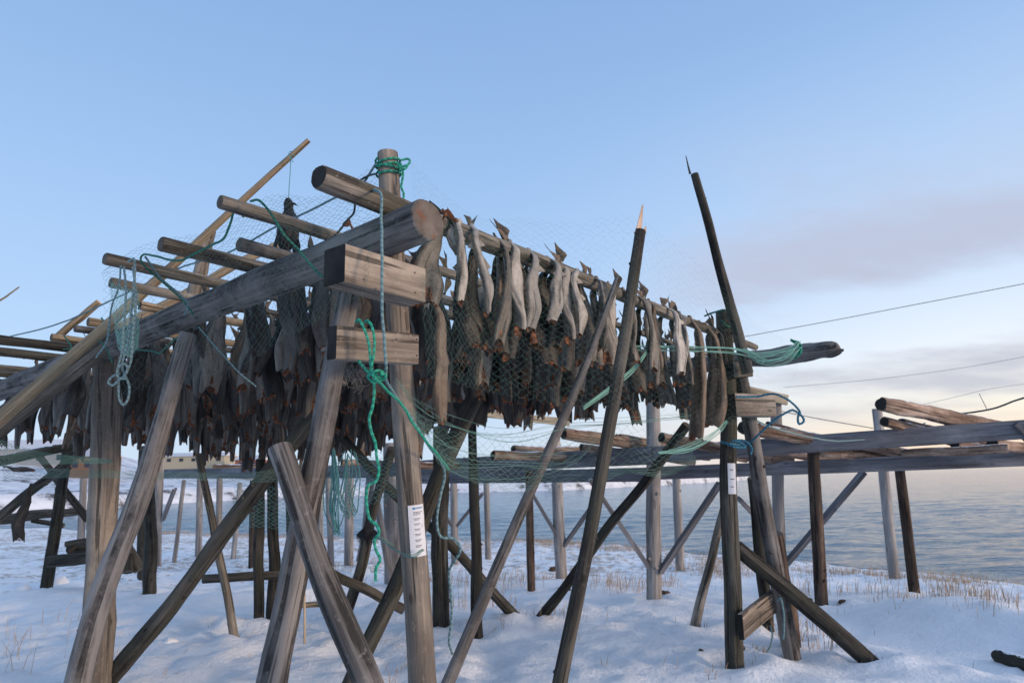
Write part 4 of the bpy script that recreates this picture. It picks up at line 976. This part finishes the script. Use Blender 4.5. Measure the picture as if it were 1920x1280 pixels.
net('bird_net', [[(700, 300, 2.9), (600, 370, 3.2), (500, 370, 3.3), (400, 430, 3.6), (300, 450, 4.0), (200, 500, 4.3)],
                 [(720, 400, 2.8), (610, 430, 2.9), (520, 430, 3.0), (420, 470, 3.3), (320, 500, 3.6), (190, 520, 3.9)],
                 [(700, 470, 2.6), (620, 490, 2.75), (540, 520, 2.95), (440, 560, 3.3), (330, 590, 3.8), (200, 630, 4.3)],
                 [(690, 560, 2.6), (600, 600, 2.75), (520, 640, 2.95), (420, 700, 3.2), (330, 720, 3.7), (210, 740, 4.2)]],
    84, 44, .00055, NETD, 'fine dim net draped over the left pole ends and thick beam', seed=5)
net('fishing_net', [[(0, 872, 4.4), (150, 878, 4.5), (300, 884, 4.6), (450, 886, 4.7), (600, 870, 4.8)], [(0, 900, 4.4), (150, 893, 4.5), (300, 900, 4.6), (450, 905, 4.7), (600, 905, 4.8)]],
    130, 10, .0009, NETG, 'long horizontal band of green net stretched low across the left side', seed=8, ytoss=.02)
net('fishing_net', [[(-10, 820, 3.9), (40, 838, 4.0), (110, 850, 4.1), (210, 860, 4.3)], [(-10, 875, 3.9), (40, 872, 4.0), (110, 870, 4.1), (210, 868, 4.3)]],
    50, 14, .0010, NETG, 'bunched green net at the left edge above the small fish', seed=9, ytoss=.02)
net('fishing_net', [[(212, 530, 3.9), (235, 540, 3.85), (262, 545, 3.9)], [(216, 600, 3.9), (238, 610, 3.85), (262, 600, 3.9)], [(222, 655, 3.9), (240, 668, 3.85), (258, 650, 3.9)]],
    22, 34, .0014, NETP, 'pale turquoise bunch of net behind the hanging rope coil', seed=11, ytoss=.03)
net('fishing_net', [[(440, 905, 6), (540, 900, 6.1), (640, 860, 6.2), (760, 850, 6.4)], [(440, 1000, 6), (540, 990, 6.1), (640, 960, 6.2), (760, 930, 6.4)]],
    50, 20, .0014, NETT, 'dim teal net sheet hanging between the inner posts', seed=12, ytoss=.08)
def bundle(name, pts, n_, spread, r, mat, label, k=6, seed=1, taper=True, cat='net'):
    rnd = random.Random(seed); mb = MB(); base = px(pts)
    for s_ in range(n_):
        o = Vector((rnd.gauss(0, 1), rnd.gauss(0, 1), rnd.gauss(0, 1))) * spread; q = []
        for i, p in enumerate(base):
            e = math.sin(math.pi * (i + .35) / (len(base) - .3)) if taper else 1
            q.append(p + o * e + Vector((rnd.gauss(0, 1), rnd.gauss(0, 1), rnd.gauss(0, 1))) * spread * .25)
        tube(mb, catmull(q, k), r, 4)
    return tag(mb.build(name, mat, None), label, cat)
bundle('net_bundle', [(1000, 645, 4.2), (1100, 648, 4.5), (1215, 650, 4.9), (1300, 652, 5.3), (1370, 654, 5.55), (1420, 664, 5.6), (1480, 656, 5.6), (1500, 640, 5.65)], 9, .018, .0022, NETP, 'pale green gathered net line tied across to the weathered beam end', seed=2)
bundle('net_bundle', [(1218, 652, 4.9), (1190, 690, 4.7), (1150, 725, 4.5), (1095, 765, 4.3)], 9, .012, .0028, NETP, 'pale green net strand slanting down behind the snapped pole', seed=3)
bundle('net_bundle', [(1395, 655, 5.6), (1430, 675, 5.6), (1470, 668, 5.6), (1498, 650, 5.65)], 14, .03, .0022, NETP, 'loose pale net swags hanging beneath the weathered beam', seed=14)
bundle('net_bundle', [(1482, 638, 5.72), (1496, 645, 5.68), (1500, 660, 5.66), (1488, 668, 5.7), (1480, 655, 5.75)], 9, .012, .004, RGREEN, 'green cord knot lashed round the weathered beam end', seed=4, cat='rope')
bundle('net_bundle', [(742, 715, 2.75), (775, 760, 2.9), (850, 800, 3.1), (950, 820, 3.5), (1060, 800, 4.0), (1180, 792, 4.3), (1290, 780, 4.9)], 6, .026, .0010, NETG, 'long swooping strands of net below the fish', seed=5)
bundle('net_bundle', [(770, 770, 2.95), (840, 850, 3.1), (950, 868, 3.5), (1060, 858, 4.0), (1120, 820, 4.3)], 6, .05, .0009, NETG, 'lower swoop of green net strands crossing the far beams', seed=6)
bundle('net_bundle', [(625, 845, 5), (630, 900, 5), (625, 960, 5), (632, 1000, 5)], 12, .035, .004, NETT, 'teal net bunch hanging in strands left of the green rope', seed=7)
bundle('net_bundle', [(655, 850, 5.1), (660, 900, 5.1), (650, 940, 5.1), (662, 968, 5.1)], 9, .05, .004, NETT, 'second shorter teal net bunch beside the hanging strands', seed=8)
bundle('net_bundle', [(740, 1022, 5.0), (700, 1000, 4.6), (760, 1042, 3.0), (795, 1030, 3.0)], 3, .008, .002, NETG, 'thin green cord tied round the post under the paper', seed=9, cat='rope')
bundle('net_bundle', [(1235, 850, 5.0), (1290, 842, 5.2), (1340, 815, 5.5), (1362, 790, 5.7)], 8, .02, .0022, NETP, 'pale green net tail by the right post base of the fish', seed=19)
# frayed twine tuft
mb = MB(); rnd = random.Random(4)
for k in range(60):
    a = P(640 + rnd.uniform(-14, 40), 690 + rnd.uniform(-12, 14), 2.95 + rnd.uniform(-.03, .03)); q = [a]
    for i in range(5): a = a + Vector((rnd.gauss(0, .018), rnd.gauss(0, .012), -.008 + rnd.gauss(0, .014))); q.append(a)
    tube(mb, catmull(q, 3), .0009, 3)
tag(mb.build('twine_tuft', RTAN, None), 'frayed pale twine tuft tangled under the lower plank', 'twine')

# paper notes
def note(top, bot, Y0, Y1, cx_r, w_ang, label, lines, post_a, post_b, r):
    """curved sheet wrapped on the post"""
    a, b = post_a, post_b; ax = (b - a).normalized(); t = thing('paper_note', label, 'notice', P(*top, Y0))
    # position along the post
    def along(y):
        lo, hi = 0., 1.
        for _ in range(40):
            mid = (lo + hi) / 2
            if proj(a.lerp(b, mid))[1] < y: lo = mid
            else: hi = mid
        return lo
    t0, t1 = along(top[1]), along(bot[1]); tocam = (Vector((0, 0, CZ)) - a.lerp(b, t0)); tocam = (tocam - ax * tocam.dot(ax)).normalized(); sd2 = ax.cross(tocam)
    if sd2.x < 0: sd2 = -sd2
    Lt = (b - a).length
    def pt(u, v, off=0):   # u angle, v 0..1 down
        c = a.lerp(b, t0 + (t1 - t0) * v); rr = (r[0] + (r[1] - r[0]) * (t0 + (t1 - t0) * v)) * 1.09 + .003 + off + .002 * noise.noise(Vector((u * 3, v * 6, 1)))
        return c + (tocam * math.cos(u) + sd2 * math.sin(u)) * rr
    def patch(u0, u1, v0, v1, off, nu, nv, mb):
        vs = [pt(u0 + (u1 - u0) * i / nu, v0 + (v1 - v0) * j / nv, off + o2) for o2 in (0, -.0006) for j in range(nv + 1) for i in range(nu + 1)]; fs = []; m_ = nu + 1; n0 = m_ * (nv + 1)
        for j in range(nv):
            for i in range(nu):
                q = [j * m_ + i, j * m_ + i + 1, (j + 1) * m_ + i + 1, (j + 1) * m_ + i]; fs.append(q); fs.append([k + n0 for k in q][::-1])
        mb.add(vs, fs, [[(0, 0)] * 4] * len(fs))
    u0, u1 = w_ang
    m1 = MB(); patch(u0, u1, 0, 1, 0, 8, 16, m1); m1.build('sheet', flat('note_paper', (.62, .63, .66)), t)
    m2 = MB(); m3 = MB(); rnd = random.Random(2)
    for (kind, x0, x1, y0, y1) in lines:
        mbx = m3 if kind == 'logo' else m2
        if kind == 'text':
            x = x0
            while x < x1:
                w_ = rnd.uniform(.05, .13); patch(u0 + (u1 - u0) * x, u0 + (u1 - u0) * min(x + w_, x1), y0, y1, .0015, 2, 1, mbx); x += w_ + .03
        else: patch(u0 + (u1 - u0) * x0, u0 + (u1 - u0) * x1, y0, y1, .0015, 3, 2, mbx)
    if m2.v: m2.build('printed_lines', flat('note_ink', (.12, .12, .14)), t)
    if m3.v: m3.build('logo', flat('note_logo', (.06, .22, .42)), t)
pa, pb = P(726, 286, 2.98), toground(P(726, 286, 2.98), P(790, 1280, 3.12))
ls = [('logo', .26, .42, .045, .085), ('logo', .46, .9, .05, .062), ('logo', .46, .85, .068, .078), ('text', .28, .84, .135, .148), ('text', .28, .72, .16, .17), ('text', .28, .66, .185, .195)]
for y in (.26, .36, .46, .56, .67, .78): ls += [('text', .3, .66, y, y + .012), ('text', .32, .6, y + .026, y + .036)]
note((778, 945), (778, 1040), 3.0, 3.0, 0, (-.15, 1.05), 'white paper notice with small blue logo wrapped on the front post', ls, pa, pb, (.047, .066))
qa, qb = P(1357, 583, 5.95), toground(P(1357, 583, 5.95), P(1378, 1256, 6.0))
note((1370, 868), (1372, 925), 6, 6, 0, (-.1, .75), 'torn faded paper stuck on the dark right post', [('text', .3, .7, .2, .23), ('text', .3, .8, .5, .53), ('text', .3, .7, .75, .78)], qa, qb, (.070, .074))

# ---------------------------------------------------------------- second rack (new timber) behind
rk = thing('timber_rack', 'empty grey timber rack with bark covered logs behind on the bank', 'drying rack', (2, 10, -.1))
def g0(p): return Vector((p.x, p.y, gh(p.x, p.y) - .05))
def tpost(x0, y0, x1, y1, Yt, Yb, r, mat):
    a, b = P(x0, y0, Yt), P(x1, y1, Yb); b.z = min(b.z, gh(b.x, b.y)) - .04
    log('post', a, b, r * .95, r * 1.05, mat, rk, END, bend=.004, lump=.04)
tpost(1224, 738, 1226, 1118, 9.3, 9.5, .098, ROUNDGREY)
tpost(1040, 822, 1052, 1052, 13.0, 13.2, .105, ROUNDGREY)
tpost(1455, 755, 1462, 1098, 10.3, 10.5, .085, ROUNDGREY)
tpost(1644, 766, 1675, 1065, 12.0, 12.3, .085, ROUNDGREY)
tpost(1268, 895, 1273, 1038, 14.3, 14.6, .09, ROUNDGREY)
tpost(1524, 838, 1540, 1135, 8.7, 8.85, .074, BARKPOST)
tpost(1686, 872, 1714, 1105, 9.6, 9.9, .068, BARKPOST)
tpost(991, 860, 996, 1090, 11.2, 11.3, .062, BARKPOST)
tpost(300, 842, 298, 1012, 15.5, 16, .09, ROUNDGREY)
tpost(157, 895, 156, 992, 17.5, 18, .085, ROUNDGREY)
tpost(376, 875, 375, 1000, 18, 18.5, .08, ROUNDGREY)
tpost(412, 890, 412, 1002, 18.5, 19, .08, ROUNDGREY)
tpost(475, 900, 475, 1028, 15.6, 15.8, .08, BARKPOST)
tpost(655, 880, 655, 1015, 15.5, 15.9, .10, ROUNDGREY)
tpost(733, 830, 738, 1065, 12.6, 12.8, .15, ROUNDGREY)
tpost(850, 880, 853, 1020, 15.4, 15.8, .08, ROUNDGREY)
tpost(615, 880, 623, 1010, 15.6, 16, .07, ROUNDGREY)
tpost(704, 928, 738, 1058, 12.2, 12.4, .06, ROUNDGREY)
tpost(575, 900, 585, 1005, 15.5, 15.9, .07, ROUNDGREY)
tpost(345, 900, 330, 1003, 17, 17.4, .05, ROUNDGREY)
tpost(540, 880, 545, 1050, 12.8, 13.2, .05, DARKLOG)
tpost(600, 905, 604, 1002, 16.4, 16.8, .06, ROUNDGREY)
tpost(690, 905, 680, 1015, 15, 15.6, .06, ROUNDGREY)
tpost(912, 905, 915, 1012, 16, 16.5, .07, ROUNDGREY)
tpost(450, 905, 440, 1000, 18, 18.4, .06, ROUNDGREY)
def tb(name, a, b, hw, hh, mat=TIMBER): return beam(name, P(*a), P(*b), hw, hh, mat, rk)
tb('beam', (1990, 800, 7.8), (1225, 852, 9.25), .05, .108)
tb('beam', (1225, 853, 9.25), (690, 882, 12.4), .05, .12)
tb('beam', (1990, 857, 8.6), (1225, 887, 10.1), .05, .092)
tb('beam', (1225, 889, 9.9), (690, 898, 14.4), .05, .10)
tb('beam', (690, 884, 12.4), (310, 888, 17), .05, .11)
for a, b in [((1106, 898, 9.3), (1216, 1062, 9.4)), ((1350, 905, 9.3), (1238, 1072, 9.4)), ((1620, 884, 10.0), (1474, 1056, 10.4)), ((1386, 935, 10.0), (1452, 1005, 10.4)),
             ((998, 925, 13.0), (1045, 1005, 13.1)), ((1112, 945, 13.0), (1058, 1022, 13.1)), ((905, 925, 15), (857, 985, 15.3)), ((800, 920, 15), (848, 985, 15.3)), ((328, 915, 15.6), (305, 975, 15.8)),
             ((598, 890, 14.5), (560, 990, 14.8)), ((1900, 795, 7.9), (1935, 830, 7.9)), ((700, 900, 12.3), (672, 1050, 12.6))]:
    beam('strut', P(*a), P(*b), .03, .062, TIMBER, rk, up=(0, 1, .2))
tb('crossboard', (1378, 728, 10.1), (1476, 750, 10.2), .03, .075, NEWPLANK)
tb('crossboard', (880, 772, 12.9), (1068, 792, 13.1), .03, .07, NEWPLANK)
def bl(a, b, r0, r1): log('bark_log', P(*a), P(*b), r0 * 1.12, r1 * 1.12, BARK, rk, ENDDARK, bend=.01, lump=.14)
bl((1652, 757, 7.8), (1990, 826, 9.0), .075, .085); bl((1658, 790, 8.1), (1830, 838, 9.4), .055, .06); bl((1690, 792, 8.4), (1850, 830, 9.6), .05, .05)
bl((1056, 812, 8.9), (1330, 852, 10.4), .07, .085); bl((1240, 820, 8.4), (1480, 862, 9.8), .058, .08); bl((1392, 802, 8.0), (1740, 858, 10.2), .07, .075)
bl((924, 853, 9.3), (1240, 862, 11.2), .055, .06); bl((962, 842, 9.6), (1160, 848, 11), .05, .06); bl((1380, 846, 9.2), (1640, 862, 11), .05, .06); bl((1530, 848, 8.8), (1740, 862, 10.5), .05, .06)
bl((1690, 850, 8.4), (1890, 840, 7.8), .04, .05); bl((770, 872, 10.5), (1010, 876, 12.4), .05, .05); bl((640, 868, 12.5), (880, 872, 13.8), .06, .06)
bl((1860, 830, 8.2), (1990, 850, 8.9), .06, .06); bl((400, 876, 16), (640, 878, 16.5), .07, .07)
bl((1160, 822, 9.4), (1400, 858, 10.6), .06, .065); bl((1090, 838, 9.6), (1300, 866, 10.6), .05, .055); bl((1440, 800, 8.4), (1620, 846, 9.6), .06, .06)
bl((1790, 832, 8.6), (1960, 866, 9.6), .055, .06)

# left-hand old frame
lf = thing('old_frame', 'dark old log frame at the far left edge with snow on its rail', 'frame', P(90, 1085, 12))
def ll(name, a, b, r0, r1, mat=DARKLOG, ground=False):
    a, b = P(*a), P(*b)
    if ground: b.z = gh(b.x, b.y) - .05
    log(name, a, b, r0, r1, mat, lf, END)
SNLOG = wood('snow_topped_dark_log', (.028, .026, .020), (.062, .057, .042), (.12, .11, .082), None, snow=True)
ll('post', (131, 812, 11.4), (88, 1085, 12.2), .075, .10, ground=True)
ll('rail', (-20, 868, 10), (172, 828, 11), .075, .07, SNLOG)
ll('brace', (-20, 985, 10), (170, 828, 11), .07, .07)
ll('brace', (70, 850, 13), (165, 975, 13.5), .06, .07)
ll('rail', (-20, 975, 14), (150, 958, 14.4), .11, .08)
ll('rail', (60, 975, 14.3), (120, 985, 14.4), .05, .05)
# small log sledge
sg = thing('log_bench', 'low broken log bench half buried in snow behind the left post', 'bench', P(160, 1080, 11.5))
for nm_, a, b, r in (('rail', (92, 1052, 11.7), (232, 1038, 11.5), .10), ('rail', (128, 1030, 12), (236, 1018, 12), .07), ('slat', (124, 1020, 11.8), (180, 1010, 11.8), .05), ('leg', (236, 1022, 11.5), (262, 1068, 11.5), .09), ('leg', (240, 1040, 11.4), (238, 1072, 11.3), .10), ('leg', (150, 1018, 12), (128, 1035, 11.9), .05)):
    log(nm_, P(*a), P(*b), r, r, DARKLOG, sg, END)
# buried log far right
a, b = PZ(1868, 1206, .12), PZ(1975, 1252, .10)
a.z = gh(a.x, a.y) + .04; b.z = gh(b.x, b.y) + .03
tag(log('buried_log', a, b, .06, .07, SNLOG, None, END), 'dark log lying half buried in snow at the right edge', 'log')
for i, (x, y, s_, lab) in enumerate([(110, 1082, .17, 'round snow lump beside the old frame post'), (45, 1090, .12, 'flatter snow lump at the left edge in front of the frame'), (318, 1212, .08, 'small snow clod in the middle of the left foreground')]):
    c = PZ(x, y, 0); c.z = gh(c.x, c.y); mb = MB(); vs = []; n_ = 16
    for k in range(7):
        ph = math.pi / 2 * k / 6
        for j in range(n_):
            th = 2 * math.pi * j / n_; d = Vector((math.cos(th) * math.cos(ph), math.sin(th) * math.cos(ph), math.sin(ph))); vs.append(c + d * s_ * (1 + .35 * noise.noise(d * 1.8 + Vector((i * 5, 0, 0)))) - Vector((0, 0, .04)))
    fs = [[k * n_ + j, k * n_ + (j + 1) % n_, (k + 1) * n_ + (j + 1) % n_, (k + 1) * n_ + j] for k in range(6) for j in range(n_)]
    mb.add(vs, fs, [[(0, 0)] * 4] * len(fs)); tag(mb.build('snow_lump', SNOW, None, origin=c), lab, 'snow')
# small dark stones
for i, (x, y, s_, lab) in enumerate([(1246, 1116, .07, 'dark stone at the foot of the tall grey post'), (1582, 1140, .06, 'dark stone right of the brown bark post'), (1037, 1043, .13, 'reddish brown block by the far round post'), (1318, 1246, .05, 'dark twiggy clod on snow left of the right post')]):
    c = PZ(x, y, -.05); c.z = gh(c.x, c.y); mb = MB(); vs = []; n_ = 12
    for k in range(6):
        ph = math.pi / 2 * k / 5
        for j in range(n_):
            th = 2 * math.pi * j / n_; d = Vector((math.cos(th) * math.cos(ph), math.sin(th) * math.cos(ph) * .8, math.sin(ph) * .6)); vs.append(c + d * s_ * (1 + .6 * noise.noise(d * 2.4 + Vector((i * 7, 3, 0)))) - Vector((0, 0, .015)))
    fs = [[k * n_ + j, k * n_ + (j + 1) % n_, (k + 1) * n_ + (j + 1) % n_, (k + 1) * n_ + j] for k in range(5) for j in range(n_)]
    mb.add(vs, fs, [[(0, 0)] * 4] * len(fs)); tag(mb.build('stone', flat('stone_brown', (.09, .055, .035)), None, origin=c), lab, 'stone')

# ---------------------------------------------------------------- far houses
def house(x0, x1, ytop, ybase, D, wall, roof, label, cat='house', depth=9, wins=3, ridge=.4):
    a, b = P(x0, ybase, D), P(x1, ybase, D); ht = P(x0, ytop, D).z - a.z; wall_h = ht * (1 - ridge); t = thing('house', label, cat, (a + b) / 2)
    ax = (b - a) / 2; ax.z = 0; c = (a + b) / 2 + Vector((0, depth / 2, wall_h / 2 - 1)); mb = MB(); ay = Vector((0, depth / 2, 0))
    box(mb, c, ax, ay, Vector((0, 0, wall_h / 2 + 1))); mb.build('wall', flat('painted_wall', wall), t, smooth=False)
    top = c.z + wall_h / 2 + 1; e = ax.normalized() * .4; cc = Vector((c.x, c.y, 0)); hx = ax + e; hy = ay + Vector((0, .4, 0)); rz = top + ht * ridge
    q = [cc - hx - hy, cc + hx - hy, cc + hx + hy, cc - hx + hy]; vs = [Vector((p.x, p.y, top + .003)) for p in q] + [Vector((cc - hx).to_tuple()[:2] + (rz,)), Vector((cc + hx).to_tuple()[:2] + (rz,))]
    rm = MB(); fs = [[0, 1, 5, 4], [2, 3, 4, 5], [3, 0, 4], [1, 2, 5], [3, 2, 1, 0]]; rm.add(vs, fs, [[(0, 0)] * len(f) for f in fs]); rm.build('roof', flat('roof_snowy', roof), t, smooth=False)
    for k in range(wins):
        u = (k + .5) / wins * 2 - 1; wc = c + ax * u - ay - Vector((0, .02, 0)); wc.z = top - wall_h * .55; wm = MB(); box(wm, wc, Vector((.55, 0, 0)), Vector((0, .04, 0)), Vector((0, 0, min(.6, wall_h * .25)))); wm.build('window', flat('window_glass_dark', (.04, .05, .07), .2), t, smooth=False)
house(-60, 128, 822, 872, 150, (.38, .37, .38), (.62, .62, .64), 'long pale grey building with snowy roof at the left edge', wins=5)
house(128, 175, 838, 882, 130, (.20, .12, .08), (.5, .5, .52), 'small brown wooden house right of the pale grey building', wins=2)
house(305, 420, 847, 867, 190, (.40, .36, .27), (.6, .6, .62), 'long low yellow house across the bay behind the left posts', wins=5)
house(440, 486, 852, 876, 180, (.25, .10, .07), (.6, .6, .62), 'dark red house across the bay right of the yellow one', wins=2)

# ---------------------------------------------------------------- dry grass
mb = MB(); rnd = random.Random(12)
def tuft(x, y, n_, h, sp_):
    for k in range(n_):
        bx, by = x + rnd.gauss(0, sp_), y + rnd.gauss(0, sp_ * .7); z = gh(bx, by) - .01; hh_ = h * rnd.uniform(.4, 1.1); dx, dy = rnd.gauss(.12, .22) * hh_, rnd.gauss(0, .2) * hh_
        w_ = rnd.uniform(.0012, .0028); a = rnd.uniform(0, 3.14); s_ = Vector((math.cos(a), math.sin(a), 0)) * w_; n2 = Vector((-math.sin(a), math.cos(a), 0)) * w_
        p0 = Vector((bx, by, z)); p1 = Vector((bx + dx * .35, by + dy * .35, z + hh_ * .6)); p2 = Vector((bx + dx, by + dy, z + hh_))
        vs = [p0 + s_, p0 - s_ + n2, p0 - n2, p1 + s_, p1 - s_ + n2, p1 - n2, p2]
        mb.add(vs, [[0, 1, 4, 3], [1, 2, 5, 4], [2, 0, 3, 5], [3, 4, 6], [4, 5, 6], [5, 3, 6]], [[(0, 0)] * 4] * 3 + [[(0, 0)] * 3] * 3)
for k in range(2600):     # along the bank
    i = rnd.randrange(4, len(shore) - 4); a, b = shore[i], shore[i + 1]; p = a.lerp(b, rnd.random()); d = abs(rnd.gauss(0, 1.6)) + .2; q = Vector((p.x * (1 - d / 16), p.y - d, 0))
    if noise.noise(Vector((q.x * .5, q.y * .5, 3))) < .06 and rnd.random() < .88: continue
    tuft(q.x, q.y, rnd.randint(4, 12), rnd.uniform(.06, .19), .18)
for (x, y, n_, h) in [(1380, 1040, 60, .5), (1340, 1060, 40, .45), (860, 1075, 60, .4), (890, 1020, 60, .4), (930, 1065, 40, .3), (1500, 1190, 50, .25), (1540, 1215, 60, .14), (1120, 1080, 60, .3), (1170, 1098, 50, .3), (900, 1130, 60, .4), (970, 1125, 20, .2), (1040, 1165, 20, .15), (20, 1200, 12, .3), (60, 1230, 8, .35), (10, 1260, 10, .35), (110, 1170, 4, .3), (235, 1048, 60, .2), (700, 1030, 50, .3), (640, 1060, 40, .3), (1800, 1150, 60, .2), (1870, 1170, 50, .2), (1700, 1120, 60, .15), (1440, 1235, 20, .1), (900, 1180, 14, .1), (760, 1250, 18, .1), (1340, 1275, 16, .1), (590, 1130, 20, .15), (1010, 1060, 60, .2), (420, 1010, 40, .3), (1240, 1075, 60, .3), (1395, 1055, 70, .5), (1330, 1045, 50, .45), (1180, 1085, 60, .35), (1600, 1095, 40, .22), (1640, 1105, 30, .2), (1850, 1130, 40, .18), (1760, 1160, 30, .16), (1880, 1190, 30, .18), (1500, 1100, 50, .3), (950, 1080, 60, .35), (780, 1060, 60, .3)]:
    p = PZ(x, y, 0); tuft(p.x, p.y, n_, h, .10 + .012 * p.y)
for bx, by in BASES: tuft(bx + .05, by - .02, 14, .09, .09)
for k in range(70): tuft(rnd.uniform(-5, 7), rnd.uniform(5, 11), rnd.randint(1, 4), rnd.uniform(.05, .14), .05)
s = NT('straw_grass'); GR = s.out(s.ramp(s.noise(s.uv(3, 3, 'Object', False), 2, 2), [(.3, (.30, .18, .10)), (.7, (.55, .40, .25))]), .8)
tag(mb.build('dry_grass', GR, None, origin=(0, 0, 0), smooth=False), 'straw coloured dry grass poking through the snow on the bank', 'grass', kind='stuff')
print('fish', NF, 'objects', len(bpy.data.objects))
